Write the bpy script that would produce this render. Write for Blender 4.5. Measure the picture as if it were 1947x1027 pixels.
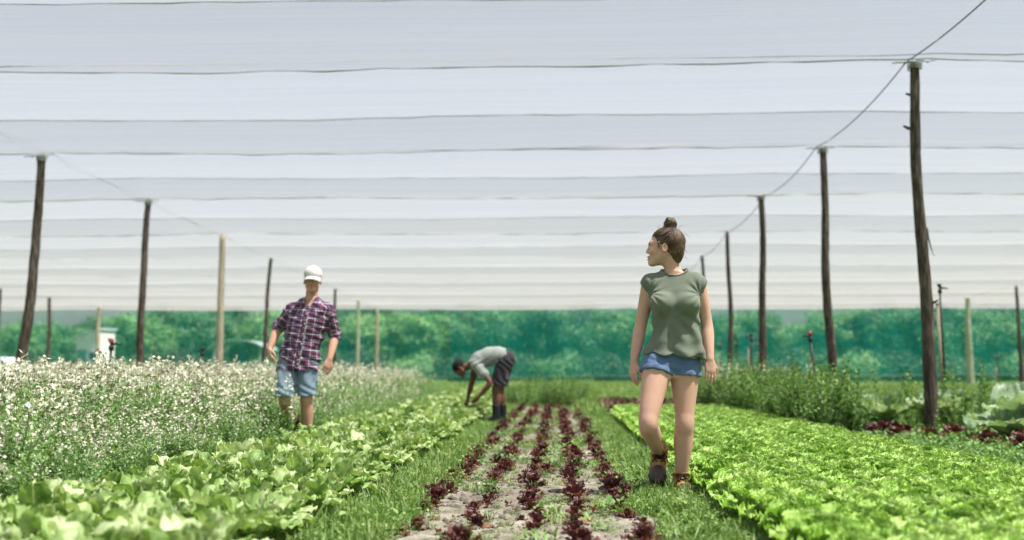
import bpy, math, random
import numpy as np
from mathutils import Vector, Matrix, Euler

for o in list(bpy.data.objects):
    bpy.data.objects.remove(o)
SC = bpy.context.scene
COL = SC.collection
R = math.radians
RNG = np.random.default_rng(7)

# ------------------------------------------------------------------ camera, sky, sun, exposure
CAM_H = 0.79
cd = bpy.data.cameras.new('camera')
cam = bpy.data.objects.new('camera', cd)
COL.objects.link(cam)
cd.sensor_width = 36.0
cd.lens = 36.98
cd.clip_start = 0.05
cd.clip_end = 3000
cam.location = (0, 0, CAM_H)
cam.rotation_euler = (R(90 + 5.38), 0, R(2.42))
cd.dof.use_dof = True
cd.dof.focus_distance = 6.5
cd.dof.aperture_fstop = 1.3
SC.camera = cam

SUN_EL, SUN_AZ = 66.0, -20.0      # azimuth from +X (right of frame) towards +Y; negative = camera side
el, az = R(SUN_EL), R(SUN_AZ)
sun_vec = Vector((math.cos(el) * math.cos(az), math.cos(el) * math.sin(az), math.sin(el)))
world = bpy.data.worlds.new('World')
SC.world = world
world.use_nodes = True
wn = world.node_tree
sky = wn.nodes.new('ShaderNodeTexSky')
sky.sky_type = 'NISHITA'
sky.sun_disc = False
sky.sun_elevation = el
sky.sun_rotation = math.atan2(sun_vec.x, sun_vec.y)
sky.air_density = 1.0
sky.dust_density = 3.2
sky.ozone_density = 1.0
wn.nodes['Background'].inputs[1].default_value = 0.05
wn.links.new(sky.outputs[0], wn.nodes['Background'].inputs[0])
sl = bpy.data.lights.new('sun', 'SUN')
sl.energy = 5.0
sl.angle = R(0.53)
sl.color = (1.0, 0.965, 0.90)
sun = bpy.data.objects.new('sun', sl)
COL.objects.link(sun)
sun.rotation_euler = (-sun_vec).to_track_quat('-Z', 'Y').to_euler()
sun.location = sun_vec * 60
SC.view_settings.view_transform = 'Standard'
SC.view_settings.look = 'None'
SC.view_settings.gamma = 1
SC.view_settings.use_curve_mapping = False
SC.view_settings.exposure = 2.03
SC.cycles.use_denoising = True
SC.cycles.max_bounces = 7
SC.cycles.diffuse_bounces = 3
SC.cycles.glossy_bounces = 2
SC.cycles.transmission_bounces = 4
SC.cycles.transparent_max_bounces = 14
SC.cycles.sample_clamp_indirect = 6
SC.cycles.use_adaptive_sampling = True
SC.cycles.adaptive_threshold = 0.015
SC.render.use_persistent_data = False


# ------------------------------------------------------------------ helpers
def make_mesh(name, V, F, uv=None, smooth=True, mats=None, mi=None):
    me = bpy.data.meshes.new(name)
    V = np.asarray(V, np.float32)
    if isinstance(F, np.ndarray):
        n, k = F.shape
        me.vertices.add(len(V))
        me.vertices.foreach_set('co', V.ravel())
        me.loops.add(n * k)
        me.loops.foreach_set('vertex_index', F.astype(np.int32).ravel())
        me.polygons.add(n)
        me.polygons.foreach_set('loop_start', np.arange(0, n * k, k, dtype=np.int32))
        me.update(calc_edges=True)
        li = F.ravel()
    else:
        me.from_pydata([tuple(map(float, v)) for v in V], [], [tuple(map(int, f)) for f in F])
        li = np.array([i for f in F for i in f], int)
    if uv is not None:
        l = me.uv_layers.new(name='UVMap')
        l.data.foreach_set('uv', np.asarray(uv, np.float32)[li].ravel())
    if smooth:
        me.polygons.foreach_set('use_smooth', np.ones(len(me.polygons), bool))
    for m in (mats or []):
        me.materials.append(m)
    if mi is not None:
        me.polygons.foreach_set('material_index', np.asarray(mi, np.int32))
    me.update()
    return me


def link(name, me, parent=None, loc=None, rot=None, scl=None):
    o = bpy.data.objects.new(name, me)
    COL.objects.link(o)
    if parent is not None:
        o.parent = parent
    if loc is not None:
        o.location = loc
    if rot is not None:
        o.rotation_euler = rot
    if scl is not None:
        o.scale = (scl,) * 3 if np.isscalar(scl) else scl
    return o


def tag(o, label=None, cat=None, group=None, kind=None):
    if label: o['label'] = label
    if cat: o['category'] = cat
    if group: o['group'] = group
    if kind: o['kind'] = kind
    return o


class MB:
    """collects shapes into one mesh"""
    def __init__(s):
        s.V, s.F, s.U, s.n = [], [], [], 0

    def raw(s, V, F, U=None):
        V = np.asarray(V, float)
        s.V.append(V)
        s.U.append(np.zeros((len(V), 2)) if U is None else np.asarray(U, float))
        for f in F:
            s.F.append([int(i) + s.n for i in f])
        s.n += len(V)
        return s

    def box(s, c, d, rz=0.0, M=None):
        x, y, z = [q / 2 for q in d]
        V = np.array([(-x, -y, -z), (x, -y, -z), (x, y, -z), (-x, y, -z), (-x, -y, z), (x, -y, z), (x, y, z), (-x, y, z)])
        if M is not None:
            V = V @ np.array(M).T
        ca, sa = math.cos(rz), math.sin(rz)
        V = V @ np.array([[ca, sa, 0], [-sa, ca, 0], [0, 0, 1]]) + np.array(c)
        return s.raw(V, [(3, 2, 1, 0), (4, 5, 6, 7), (0, 1, 5, 4), (1, 2, 6, 5), (2, 3, 7, 6), (3, 0, 4, 7)])

    def tube(s, P, r, n=8, cap=True, wob=None):
        P = np.asarray(P, float)
        m = len(P)
        r = np.broadcast_to(np.asarray(r, float), (m,))
        T = np.gradient(P, axis=0)
        T /= np.linalg.norm(T, axis=1, keepdims=True) + 1e-9
        a = np.array([1., 0, 0]) if abs(T[0][0]) < 0.8 else np.array([0, 1., 0])
        N = a - T[0] * (a @ T[0]); N /= np.linalg.norm(N)
        V, U = [], []
        ang = np.linspace(0, 2 * math.pi, n, endpoint=False)
        L = 0
        for i in range(m):
            N = N - T[i] * (N @ T[i]); N /= np.linalg.norm(N)
            B = np.cross(T[i], N)
            rr = r[i] * (1 if wob is None else wob[i])
            rr = np.broadcast_to(rr, (n,))
            V.append(P[i] + (np.cos(ang) * rr)[:, None] * N + (np.sin(ang) * rr)[:, None] * B)
            if i: L += np.linalg.norm(P[i] - P[i - 1])
            U.append(np.stack([ang / 6.283, np.full(n, L)], 1))
        F = []
        for i in range(m - 1):
            for j in range(n):
                k = (j + 1) % n
                F.append((i * n + j, i * n + k, (i + 1) * n + k, (i + 1) * n + j))
        if cap:
            F.append(tuple(range(n - 1, -1, -1)))
            F.append(tuple(range((m - 1) * n, m * n)))
        return s.raw(np.concatenate(V), F, np.concatenate(U))

    def lathe(s, prof, c=(0, 0, 0), n=12, M=None):
        P = np.asarray(prof, float)
        ang = np.linspace(0, 2 * math.pi, n, endpoint=False)
        V = np.concatenate([np.stack([p[0] * np.cos(ang), p[0] * np.sin(ang), np.full(n, p[1])], 1) for p in P])
        if M is not None:
            V = V @ np.array(M).T
        F = []
        for i in range(len(P) - 1):
            for j in range(n):
                k = (j + 1) % n
                F.append((i * n + j, i * n + k, (i + 1) * n + k, (i + 1) * n + j))
        F.append(tuple(range(n - 1, -1, -1)))
        F.append(tuple(range((len(P) - 1) * n, len(P) * n)))
        return s.raw(V + np.array(c), F)

    def mesh(s, name, mats=None, smooth=True):
        return make_mesh(name, np.concatenate(s.V), s.F, uv=np.concatenate(s.U), smooth=smooth, mats=mats)

    def build(s, name, mat, parent=None, smooth=True, **k):
        return link(name, s.mesh(name, [mat], smooth), parent, **k)


# ------------------------------------------------------------------ materials
class NT:
    def __init__(s, name):
        s.m = bpy.data.materials.new(name)
        s.m.use_nodes = True
        s.t = s.m.node_tree
        s.b = s.t.nodes['Principled BSDF']
        s.out = s.t.nodes['Material Output']

    def n(s, typ, **k):
        nd = s.t.nodes.new(typ)
        for a, v in k.items():
            setattr(nd, a, v)
        return nd

    def l(s, a, b):
        s.t.links.new(a, b)

    def coord(s, which='Object', scale=(1, 1, 1), rot=(0, 0, 0)):
        tc = s.n('ShaderNodeTexCoord')
        mp = s.n('ShaderNodeMapping')
        mp.inputs['Scale'].default_value = scale
        mp.inputs['Rotation'].default_value = rot
        s.l(tc.outputs[which], mp.inputs[0])
        return mp.outputs[0]

    def noise(s, vec, scale, detail=3, rough=0.55):
        nz = s.n('ShaderNodeTexNoise')
        nz.inputs['Scale'].default_value = scale
        nz.inputs['Detail'].default_value = detail
        nz.inputs['Roughness'].default_value = rough
        if vec is not None: s.l(vec, nz.inputs['Vector'])
        return nz.outputs['Fac']

    def ramp(s, fac, stops, interp='LINEAR'):
        r = s.n('ShaderNodeValToRGB')
        r.color_ramp.interpolation = interp
        e = r.color_ramp.elements
        while len(e) < len(stops): e.new(0.5)
        for q, (p, c) in zip(e, stops):
            q.position = p
            q.color = (*c, 1) if len(c) == 3 else c
        s.l(fac, r.inputs[0])
        return r.outputs[0]

    def mix(s, fac, a, b, typ='MIX'):
        m = s.n('ShaderNodeMix', data_type='RGBA', blend_type=typ)
        for sock, v in ((m.inputs[0], fac), (m.inputs[6], a), (m.inputs[7], b)):
            if isinstance(v, bpy.types.NodeSocket): s.l(v, sock)
            elif np.isscalar(v): sock.default_value = v
            else: sock.default_value = (*v, 1)
        return m.outputs[2]

    def math(s, op, a, b=None):
        m = s.n('ShaderNodeMath', operation=op)
        for sock, v in zip(m.inputs, (a, b)):
            if v is None: continue
            if isinstance(v, bpy.types.NodeSocket): s.l(v, sock)
            else: sock.default_value = v
        return m.outputs[0]

    def bump(s, h, strength=0.4, dist=0.01):
        b = s.n('ShaderNodeBump')
        b.inputs['Strength'].default_value = strength
        b.inputs['Distance'].default_value = dist
        s.l(h, b.inputs['Height'])
        s.l(b.outputs[0], s.b.inputs['Normal'])
        return b.outputs[0]


def simple(name, col, rough=0.7, var=0.25, nscale=20, bump=0.0, spec=0.3, metal=0.0, coord='Object', cs=(1, 1, 1), bd=0.004):
    t = NT(name)
    v = t.coord(coord, cs)
    f = t.noise(v, nscale, 4)
    a = tuple(c * (1 - var) for c in col); b = tuple(min(1, c * (1 + var)) for c in col)
    t.l(t.ramp(f, [(0.3, a), (0.7, b)]), t.b.inputs['Base Color'])
    t.b.inputs['Roughness'].default_value = rough
    t.b.inputs['Specular IOR Level'].default_value = spec
    t.b.inputs['Metallic'].default_value = metal
    if bump: t.bump(f, bump, bd)
    return t.m


def leaf_mat(name, c0, c1, c2, rib=None, trans=0.35, rough=0.45, nscale=18, spec=0.35, tcol=None, blotch=None, edge=None):
    """c0..c2: leaf colours by noise and per-plant randomness; rib: vein colour along the UV centre line"""
    t = NT(name)
    v = t.coord('Object')
    oi = t.n('ShaderNodeObjectInfo')
    off = t.n('ShaderNodeVectorMath', operation='ADD')
    t.l(v, off.inputs[0])
    cx = t.n('ShaderNodeCombineXYZ')
    r7 = t.math('MULTIPLY', oi.outputs['Random'], 37.0)
    t.l(r7, cx.inputs[0]); t.l(r7, cx.inputs[1])
    t.l(cx.outputs[0], off.inputs[1])
    f = t.noise(off.outputs[0], nscale, 4)
    f2 = t.math('ADD', f, t.math('MULTIPLY', t.math('SUBTRACT', oi.outputs['Random'], 0.5), 0.34))
    col = t.ramp(f2, [(0.28, c0), (0.5, c1), (0.74, c2)])
    uv = t.n('ShaderNodeUVMap')
    sx = t.n('ShaderNodeSeparateXYZ')
    t.l(uv.outputs[0], sx.inputs[0])
    ctr = t.math('ABSOLUTE', t.math('SUBTRACT', sx.outputs[0], 0.5))
    if blotch:
        bn = t.noise(off.outputs[0], nscale * 3.2, 3)
        col = t.mix(t.ramp(bn, [(0.5, (0, 0, 0)), (0.62, (1, 1, 1))]), col, blotch)
    if edge:
        col = t.mix(t.ramp(ctr, [(0.30, (0, 0, 0)), (0.5, (1, 1, 1))]), col, edge)
    if rib:
        vein = t.math('ABSOLUTE', t.math('SINE', t.math('ADD', t.math('MULTIPLY', sx.outputs[1], 26.0), t.math('MULTIPLY', ctr, -22.0))))
        vf = t.ramp(vein, [(0.0, (0.45, 0.45, 0.45)), (0.16, (0, 0, 0))])
        rf = t.ramp(ctr, [(0.012, (1, 1, 1)), (0.05, (0, 0, 0))])
        col = t.mix(t.mix(1.0, rf, vf, 'LIGHTEN'), col, rib)
        t.bump(t.math('ADD', t.math('MULTIPLY', vein, 0.4), t.noise(off.outputs[0], nscale * 3, 2)), 0.35, 0.006)
    t.l(col, t.b.inputs['Base Color'])
    t.b.inputs['Roughness'].default_value = rough
    t.b.inputs['Specular IOR Level'].default_value = spec
    tr = t.n('ShaderNodeBsdfTranslucent')
    hs = t.mix(1.0, col, tcol or (1.0, 1.0, 0.55), 'MULTIPLY')
    t.l(hs, tr.inputs[0])
    mx = t.n('ShaderNodeMixShader')
    mx.inputs[0].default_value = trans
    t.l(t.b.outputs[0], mx.inputs[1]); t.l(tr.outputs[0], mx.inputs[2])
    t.l(mx.outputs[0], t.out.inputs[0])
    return t.m


def net_mat(name, col, open_, trans=0.6, stripes=(0.3, 40, 40), amp=0.12, tcol=None):
    """woven shade cloth: threads that scatter and pass light, holes that let the sun and the view through"""
    t = NT(name)
    v = t.coord('Object', stripes)
    f = t.noise(v, 1.0, 4, 0.6)
    v2 = t.coord('Object', (0.05, 3.2, 1.5))
    f2 = t.noise(v2, 1.0, 2)
    ff = t.math('ADD', t.math('MULTIPLY', f, 0.6), t.math('MULTIPLY', f2, 0.4))
    fac = t.n('ShaderNodeMapRange')
    fac.inputs[1].default_value = 0.3; fac.inputs[2].default_value = 0.7
    fac.inputs[3].default_value = 1 - open_ - amp; fac.inputs[4].default_value = 1 - open_ + amp
    t.l(ff, fac.inputs[0])
    df = t.n('ShaderNodeBsdfDiffuse'); df.inputs[0].default_value = (*col, 1)
    tl = t.n('ShaderNodeBsdfTranslucent'); tl.inputs[0].default_value = (*(tcol or col), 1)
    mx = t.n('ShaderNodeMixShader'); mx.inputs[0].default_value = trans
    t.l(df.outputs[0], mx.inputs[1]); t.l(tl.outputs[0], mx.inputs[2])
    tp = t.n('ShaderNodeBsdfTransparent')
    m2 = t.n('ShaderNodeMixShader')
    t.l(fac.outputs[0], m2.inputs[0]); t.l(tp.outputs[0], m2.inputs[1]); t.l(mx.outputs[0], m2.inputs[2])
    t.l(m2.outputs[0], t.out.inputs[0])
    return t.m


def bark_mat(name, c0, c1, c2):
    t = NT(name)
    v = t.coord('Object', (14, 14, 1.3))
    f = t.noise(v, 3.2, 6, 0.65)
    v2 = t.coord('Object', (3, 3, 1.2))
    g = t.noise(v2, 1.6, 3)
    col = t.ramp(t.math('ADD', t.math('MULTIPLY', f, 0.7), t.math('MULTIPLY', g, 0.3)), [(0.36, c0), (0.5, c1), (0.66, c2)])
    t.l(col, t.b.inputs['Base Color'])
    t.b.inputs['Roughness'].default_value = 0.85
    t.b.inputs['Specular IOR Level'].default_value = 0.2
    t.bump(f, 0.9, 0.02)
    return t.m


M = {}
M['bark'] = bark_mat('weathered_bark', (0.020, 0.014, 0.011), (0.066, 0.050, 0.040), (0.20, 0.165, 0.138))
M['palewood'] = bark_mat('pale_wood', (0.20, 0.17, 0.11), (0.36, 0.31, 0.22), (0.48, 0.43, 0.33))
M['greenwood'] = bark_mat('greenish_wood', (0.20, 0.24, 0.15), (0.34, 0.38, 0.26), (0.46, 0.48, 0.36))
M['netA'] = net_mat('shade_cloth_open', (0.322, 0.313, 0.314), 0.40, 0.39, (0.25, 30, 30), 0.08)
M['netB'] = net_mat('shade_cloth_dense', (0.282, 0.274, 0.274), 0.37, 0.36, (0.25, 30, 30), 0.08)
M['green_net'] = net_mat('green_shade_net', (0.018, 0.20, 0.165), 0.62, 0.5, (0.5, 1, 1.5), 0.06, (0.018, 0.28, 0.235))
M['green_net2'] = net_mat('teal_shade_net', (0.012, 0.21, 0.175), 0.53, 0.5, (0.5, 1, 1.5), 0.06, (0.012, 0.30, 0.25))
M['rope'] = simple('grey_green_rope', (0.24, 0.27, 0.25), 0.9, 0.3, 60)
M['cable'] = simple('green_wire', (0.05, 0.09, 0.06), 0.6, 0.2, 40)
M['blackplastic'] = simple('black_plastic', (0.015, 0.016, 0.018), 0.5, 0.3, 30)
M['redplastic'] = simple('red_plastic', (0.36, 0.05, 0.045), 0.4, 0.1, 30)


# ------------------------------------------------------------------ scatter by geometry nodes (only for stuff)
def scatter(name, protos, P, rot, scl, label, cat, pick=None):
    me = bpy.data.meshes.new(name)
    P = np.asarray(P, np.float32)
    n = len(P)
    me.vertices.add(n)
    me.vertices.foreach_set('co', P.ravel())
    a = me.attributes.new('rot', 'FLOAT_VECTOR', 'POINT'); a.data.foreach_set('vector', np.asarray(rot, np.float32).ravel())
    a = me.attributes.new('scl', 'FLOAT_VECTOR', 'POINT')
    s3 = np.asarray(scl, np.float32)
    if s3.ndim == 1: s3 = np.repeat(s3[:, None], 3, 1)
    a.data.foreach_set('vector', s3.ravel())
    a = me.attributes.new('pick', 'INT', 'POINT')
    a.data.foreach_set('value', (RNG.integers(0, len(protos), n) if pick is None else np.asarray(pick)).astype(np.int32))
    o = link(name, me)
    c = bpy.data.collections.new(name + '_kinds')
    for i, p in enumerate(protos):
        q = bpy.data.objects.new('%s_kind_%02d' % (name, i), p)
        c.objects.link(q)
    ng = bpy.data.node_groups.new(name + '_scatter', 'GeometryNodeTree')
    ng.interface.new_socket('Geometry', in_out='INPUT', socket_type='NodeSocketGeometry')
    ng.interface.new_socket('Geometry', in_out='OUTPUT', socket_type='NodeSocketGeometry')
    gi = ng.nodes.new('NodeGroupInput'); go = ng.nodes.new('NodeGroupOutput')
    ip = ng.nodes.new('GeometryNodeInstanceOnPoints')
    ci = ng.nodes.new('GeometryNodeCollectionInfo')
    ci.inputs['Collection'].default_value = c
    ci.inputs['Separate Children'].default_value = True
    ci.inputs['Reset Children'].default_value = True

    def attr(nm, dt):
        x = ng.nodes.new('GeometryNodeInputNamedAttribute'); x.data_type = dt
        x.inputs['Name'].default_value = nm
        return x.outputs['Attribute']
    e2r = ng.nodes.new('FunctionNodeEulerToRotation')
    L = ng.links.new
    L(gi.outputs[0], ip.inputs['Points'])
    L(ci.outputs[0], ip.inputs['Instance'])
    ip.inputs['Pick Instance'].default_value = True
    L(attr('pick', 'INT'), ip.inputs['Instance Index'])
    L(attr('rot', 'FLOAT_VECTOR'), e2r.inputs[0]); L(e2r.outputs[0], ip.inputs['Rotation'])
    L(attr('scl', 'FLOAT_VECTOR'), ip.inputs['Scale'])
    L(ip.outputs[0], go.inputs[0])
    md = o.modifiers.new('scatter', 'NODES'); md.node_group = ng
    return tag(o, label, cat, None, 'stuff')


def vnoise(x, y, s=1.0, seed=0):
    """cheap smooth 2-D noise in -1..1 from sines"""
    r = np.random.default_rng(seed)
    out = 0
    for k in range(5):
        a, b, p = r.uniform(-1, 1, 3)
        out = out + np.sin(s * (1.3 ** k) * (a * x + b * y) * 2.2 + p * 9) * (0.85 ** k)
    return out / 3.0

# ------------------------------------------------------------------ ground
def ground_material():
    t = NT('grassy_ground')
    v = t.coord('Object')
    f = t.noise(v, 1.1, 6, 0.6)
    g = t.noise(v, 9.0, 5, 0.6)
    grass = t.ramp(g, [(0.3, (0.035, 0.075, 0.018)), (0.55, (0.075, 0.15, 0.03)), (0.75, (0.13, 0.20, 0.05))])
    soil = t.ramp(g, [(0.3, (0.10, 0.075, 0.05)), (0.7, (0.22, 0.18, 0.13))])
    t.l(t.mix(t.ramp(f, [(0.52, (0, 0, 0)), (0.66, (1, 1, 1))]), grass, soil), t.b.inputs['Base Color'])
    t.b.inputs['Roughness'].default_value = 0.95
    t.b.inputs['Specular IOR Level'].default_value = 0.1
    t.bump(g, 0.6, 0.05)
    return t.m


def soil_material(name, a, b, c):
    t = NT(name)
    v = t.coord('Object')
    f = t.noise(v, 7.0, 6, 0.65)
    g = t.noise(v, 70.0, 4, 0.6)
    k = t.noise(v, 1.3, 3)
    x = t.math('ADD', t.math('ADD', t.math('MULTIPLY', f, 0.5), t.math('MULTIPLY', g, 0.3)), t.math('MULTIPLY', k, 0.2))
    t.l(t.ramp(x, [(0.36, a), (0.5, b), (0.62, c)]), t.b.inputs['Base Color'])
    t.b.inputs['Roughness'].default_value = 0.95
    t.b.inputs['Specular IOR Level'].default_value = 0.12
    t.bump(t.math('ADD', f, t.math('MULTIPLY', g, 0.6)), 0.7, 0.02)
    return t.m


M['ground'] = ground_material()
M['soil'] = soil_material('pale_sandy_soil', (0.085, 0.075, 0.056), (0.205, 0.184, 0.144), (0.34, 0.315, 0.26))
M['darksoil'] = soil_material('dark_bed_soil', (0.03, 0.022, 0.015), (0.06, 0.045, 0.03), (0.10, 0.08, 0.06))


def grid_sheet(x0, x1, y0, y1, nx, ny, zf):
    X, Y = np.meshgrid(np.linspace(x0, x1, nx), np.linspace(y0, y1, ny))
    Z = zf(X, Y)
    V = np.stack([X.ravel(), Y.ravel(), Z.ravel()], 1)
    i = np.arange((nx - 1) * (ny - 1)); r, c = i // (nx - 1), i % (nx - 1)
    a = r * nx + c
    return V, np.stack([a, a + 1, a + 1 + nx, a + nx], 1)


V, F = grid_sheet(-900, 900, -300, 1500, 60, 60, lambda x, y: x * 0)
tag(link('ground', make_mesh('ground', V, F, mats=[M['ground']])), 'green and brown ground running to the far trees', kind='structure')


def soil_z(x, y):
    z = 0.016 + 0.007 * vnoise(x, y, 6, 1) + 0.006 * vnoise(x, y, 17, 2) + 0.005 * vnoise(x, y, 39, 3)
    e = np.minimum(1, np.minimum(x + 0.93, 0.68 - x) / 0.12)
    return 0.004 + np.maximum(0, e) * (np.maximum(z, 0.002) + RNG.uniform(0, 0.005, x.shape))


V, F = grid_sheet(-0.93, 0.68, 1.5, 22.5, 64, 720, soil_z)
tag(link('soil_bed', make_mesh('soil_bed', V, F, mats=[M['soil']])), 'pale sandy soil bed under the red lettuce rows', kind='structure')
V, F = grid_sheet(-2.55, -1.12, 0.5, 40, 12, 200, lambda x, y: 0.008 + 0.05 * np.clip(np.minimum(x + 2.55, -1.12 - x) / 0.15, 0, 1))
tag(link('soil_bed', make_mesh('soil_bed', V, F, mats=[M['darksoil']])), 'dark soil of the left lettuce bed', kind='structure')
V, F = grid_sheet(0.86, 2.72, 0.5, 22.5, 12, 100, lambda x, y: 0.008 + 0.05 * np.clip(np.minimum(x - 0.86, 2.72 - x) / 0.15, 0, 1))
tag(link('soil_bed', make_mesh('soil_bed', V, F, mats=[M['darksoil']])), 'dark soil of the right lettuce bed', kind='structure')

# loose clods on the pale soil
clod = []
for k in range(4):
    r_ = np.random.default_rng(k)
    mb = MB()
    mb.lathe([(0.001, -0.6), (0.7, -0.45), (1.0, 0.05), (0.75, 0.5), (0.001, 0.75)], n=7)
    v = np.concatenate(mb.V); v *= (1 + r_.uniform(-0.3, 0.3, (len(v), 1))); mb.V = [v]
    clod.append(mb.mesh('clod', [M['soil']]))
n = 2600
P = np.stack([RNG.uniform(-0.82, 0.58, n), 3.8 + 12 * RNG.random(n) ** 1.6, np.full(n, 0.020)], 1)
scatter('soil_clods', clod, P, RNG.uniform(0, 6.28, (n, 3)) * [0.1, 0.1, 1], RNG.gamma(2.0, 0.0040, n) + 0.003, 'small clods of pale soil between the red lettuces', 'soil')

# ------------------------------------------------------------------ shade-net canopy
ROWS = [-6.0, -1.6, 2.4, 8.1, 13.0, 17.6, 21.9, 26.9, 31.6, 36.3, 41.0, 45.9, 51.0]
COLS = [-34.8, -21.75, -8.7, 4.37, 17.4, 30.4]
X0, X1 = -36.0, 32.0


def roof(y):
    return CAM_H + 4.14 - 0.0228 * y


canopy = bpy.data.objects.new('shade_canopy', None)
COL.objects.link(canopy)
tag(canopy, 'white shade-net canopy stretched on cables over the whole field', 'canopy')


def wave(x, seed, amp):
    r = np.random.default_rng(seed)
    p = r.uniform(0, 6.28, 4)
    return amp * (np.sin(x * 0.48 + p[0]) * 0.8 + np.sin(x * 1.1 + p[1]) * 0.4 + np.sin(x * 3.7 + p[2]) * 0.15 + np.sin(x * 9.3 + p[3]) * 0.07)


def colsag(x):
    """cloth and cross wires hang a little between two lines of posts"""
    u = ((x - COLS[2]) / 13.05) % 1.0
    return -0.035 * 4 * u * (1 - u)


nx = 180
xs = np.linspace(X0, X1, nx)
for b in range(len(ROWS) - 1):
    y0, y1 = ROWS[b], ROWS[b + 1]
    ym = y0 + 0.52 * (y1 - y0)
    yo = y1 - 0.45
    wob = lambda s: wave(xs, s, 0.022)
    strips = [(y0, ym, 'netA', 0.11, 0.00, -0.0, b * 7 + 1, b * 7 + 2),
              (ym, y1, 'netB', 0.12, -0.0, 0.0, b * 7 + 2, b * 7 + 8),
              (yo, y1, 'netB', 0.02, -0.04, -0.012, b * 7 + 3, b * 7 + 8)]
    for si, (a, c, mt, sag, za, zc, s0, s1) in enumerate(strips if y1 > 12 else strips[:2]):
        nt = 22
        Vs = []
        for i in range(nt):
            t = i / (nt - 1)
            y = a + (c - a) * t + wave(xs, s0 + 50, 0.03) * (1 - t) + wave(xs, s1 + 50, 0.03) * t
            z = roof(a + (c - a) * t) + colsag(xs) + za * (1 - t) + zc * t - sag * 4 * t * (1 - t) \
                + wave(xs, s0, 0.02) * (1 - t) + wave(xs, s1, 0.02) * t - (0.012 if si == 2 else 0) \
                + 0.010 * math.sin(t * 3.1416) * (np.sin(y * 13 + 1.5 * np.sin(xs * 0.6 + s0)) + np.sin(y * 23 + 2 * np.sin(xs * 0.9 + s1 * 2)) * 0.6 + np.sin(y * 6.3 + xs * 0.35 + s0) * 1.2)
            Vs.append(np.stack([xs, y, z], 1))
        V = np.concatenate(Vs)
        i = np.arange((nx - 1) * (nt - 1)); r_, c_ = i // (nx - 1), i % (nx - 1)
        q = r_ * nx + c_
        if si < 2: link('net_panel', make_mesh('net_panel', V, np.stack([q, q + nx, q + nx + 1, q + 1], 1), mats=[M[mt]]), canopy)
        # lacing rope along the far edge of the strip, or along the near edge of the overlap
        e = Vs[0] if si == 2 else Vs[-1]
        if si == 1 and b + 1 < len(ROWS) or si != 1:
            rr = np.random.default_rng(b * 3 + si)
            P = e + np.stack([xs * 0, xs * 0, -0.012 + rr.normal(0, 0.006, nx)], 1)
            mb = MB().tube(P, (0.0095 if si == 1 else 0.006) * (1 + 0.5 * rr.uniform(-1, 1, nx)), n=5)
            mb.build('lacing_rope', M['rope'], canopy)

# long cables from post to post along each line of posts
for cx in COLS[1:5]:
    for b in range(len(ROWS) - 1):
        t = np.linspace(0, 1, 14)
        y = ROWS[b] + (ROWS[b + 1] - ROWS[b]) * t
        z = roof(y) - 0.03 - (0.13 if cx == 4.37 else 0.05) * 4 * t * (1 - t)
        MB().tube(np.stack([cx + t * 0, y, z], 1), 0.008 if cx == 4.37 else 0.005, n=5).build('support_cable', M['cable'], canopy)


# ------------------------------------------------------------------ posts
def post(x, y, h, r, mat, label, lean=(0, 0), seed=0, crook=0.05, kink=None, grp='posts that carry the shade canopy'):
    rr = np.random.default_rng(seed)
    m = 34
    t = np.linspace(0, 1, m)
    px = lean[0] * (1 - t) * 1.0 + crook * (np.sin(t * 5.1 + rr.uniform(0, 6)) * 0.6 + np.sin(t * 11 + rr.uniform(0, 6)) * 0.28)
    py = lean[1] * (1 - t) + crook * np.sin(t * 6 + rr.uniform(0, 6)) * 0.5
    px -= px[-1]; py -= py[-1]
    P = np.stack([px, py, t * (h + 0.15) - 0.15], 1)
    n = 14
    wob = 1 + 0.07 * rr.uniform(-1, 1, (m, n)) + 0.05 * np.sin(np.linspace(0, 6.28, n)[None, :] * 3 + t[:, None] * 9)
    mb = MB().tube(P, r * (1.0 - 0.34 * t), n=n, wob=wob)
    o = mb.build('wooden_post', mat, loc=(x, y, 0))
    tag(o, label, 'post', grp)
    return o, P, r


def top_tie(o, P, h):
    mb = MB()
    z = P[-1][2]
    for k in range(3):
        a = np.linspace(0, 6.28, 12)
        mb.tube(np.stack([P[-1][0] + 0.085 * np.cos(a), P[-1][1] + 0.085 * np.sin(a), z - 0.03 - 0.03 * k + 0.01 * np.sin(a * 2)], 1), 0.008, n=4)
    rr = np.random.default_rng(int(abs(P[-1][0] * 1000)) + 3)
    for k in range(7):
        s = rr.choice([-1, 1])
        L = rr.uniform(0.1, 0.3)
        mb.tube([[P[-1][0], P[-1][1] - 0.07, z - 0.01], [P[-1][0] + s * L * 0.5, P[-1][1] - 0.06, z + rr.uniform(-0.03, 0.005)], [P[-1][0] + s * L, P[-1][1] - 0.05, z - rr.uniform(0.0, 0.05)]], 0.007, n=4)
    mb.build('tie_rope', M['rope'], o)


def ph(y):
    return roof(y) - 0.03


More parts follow.
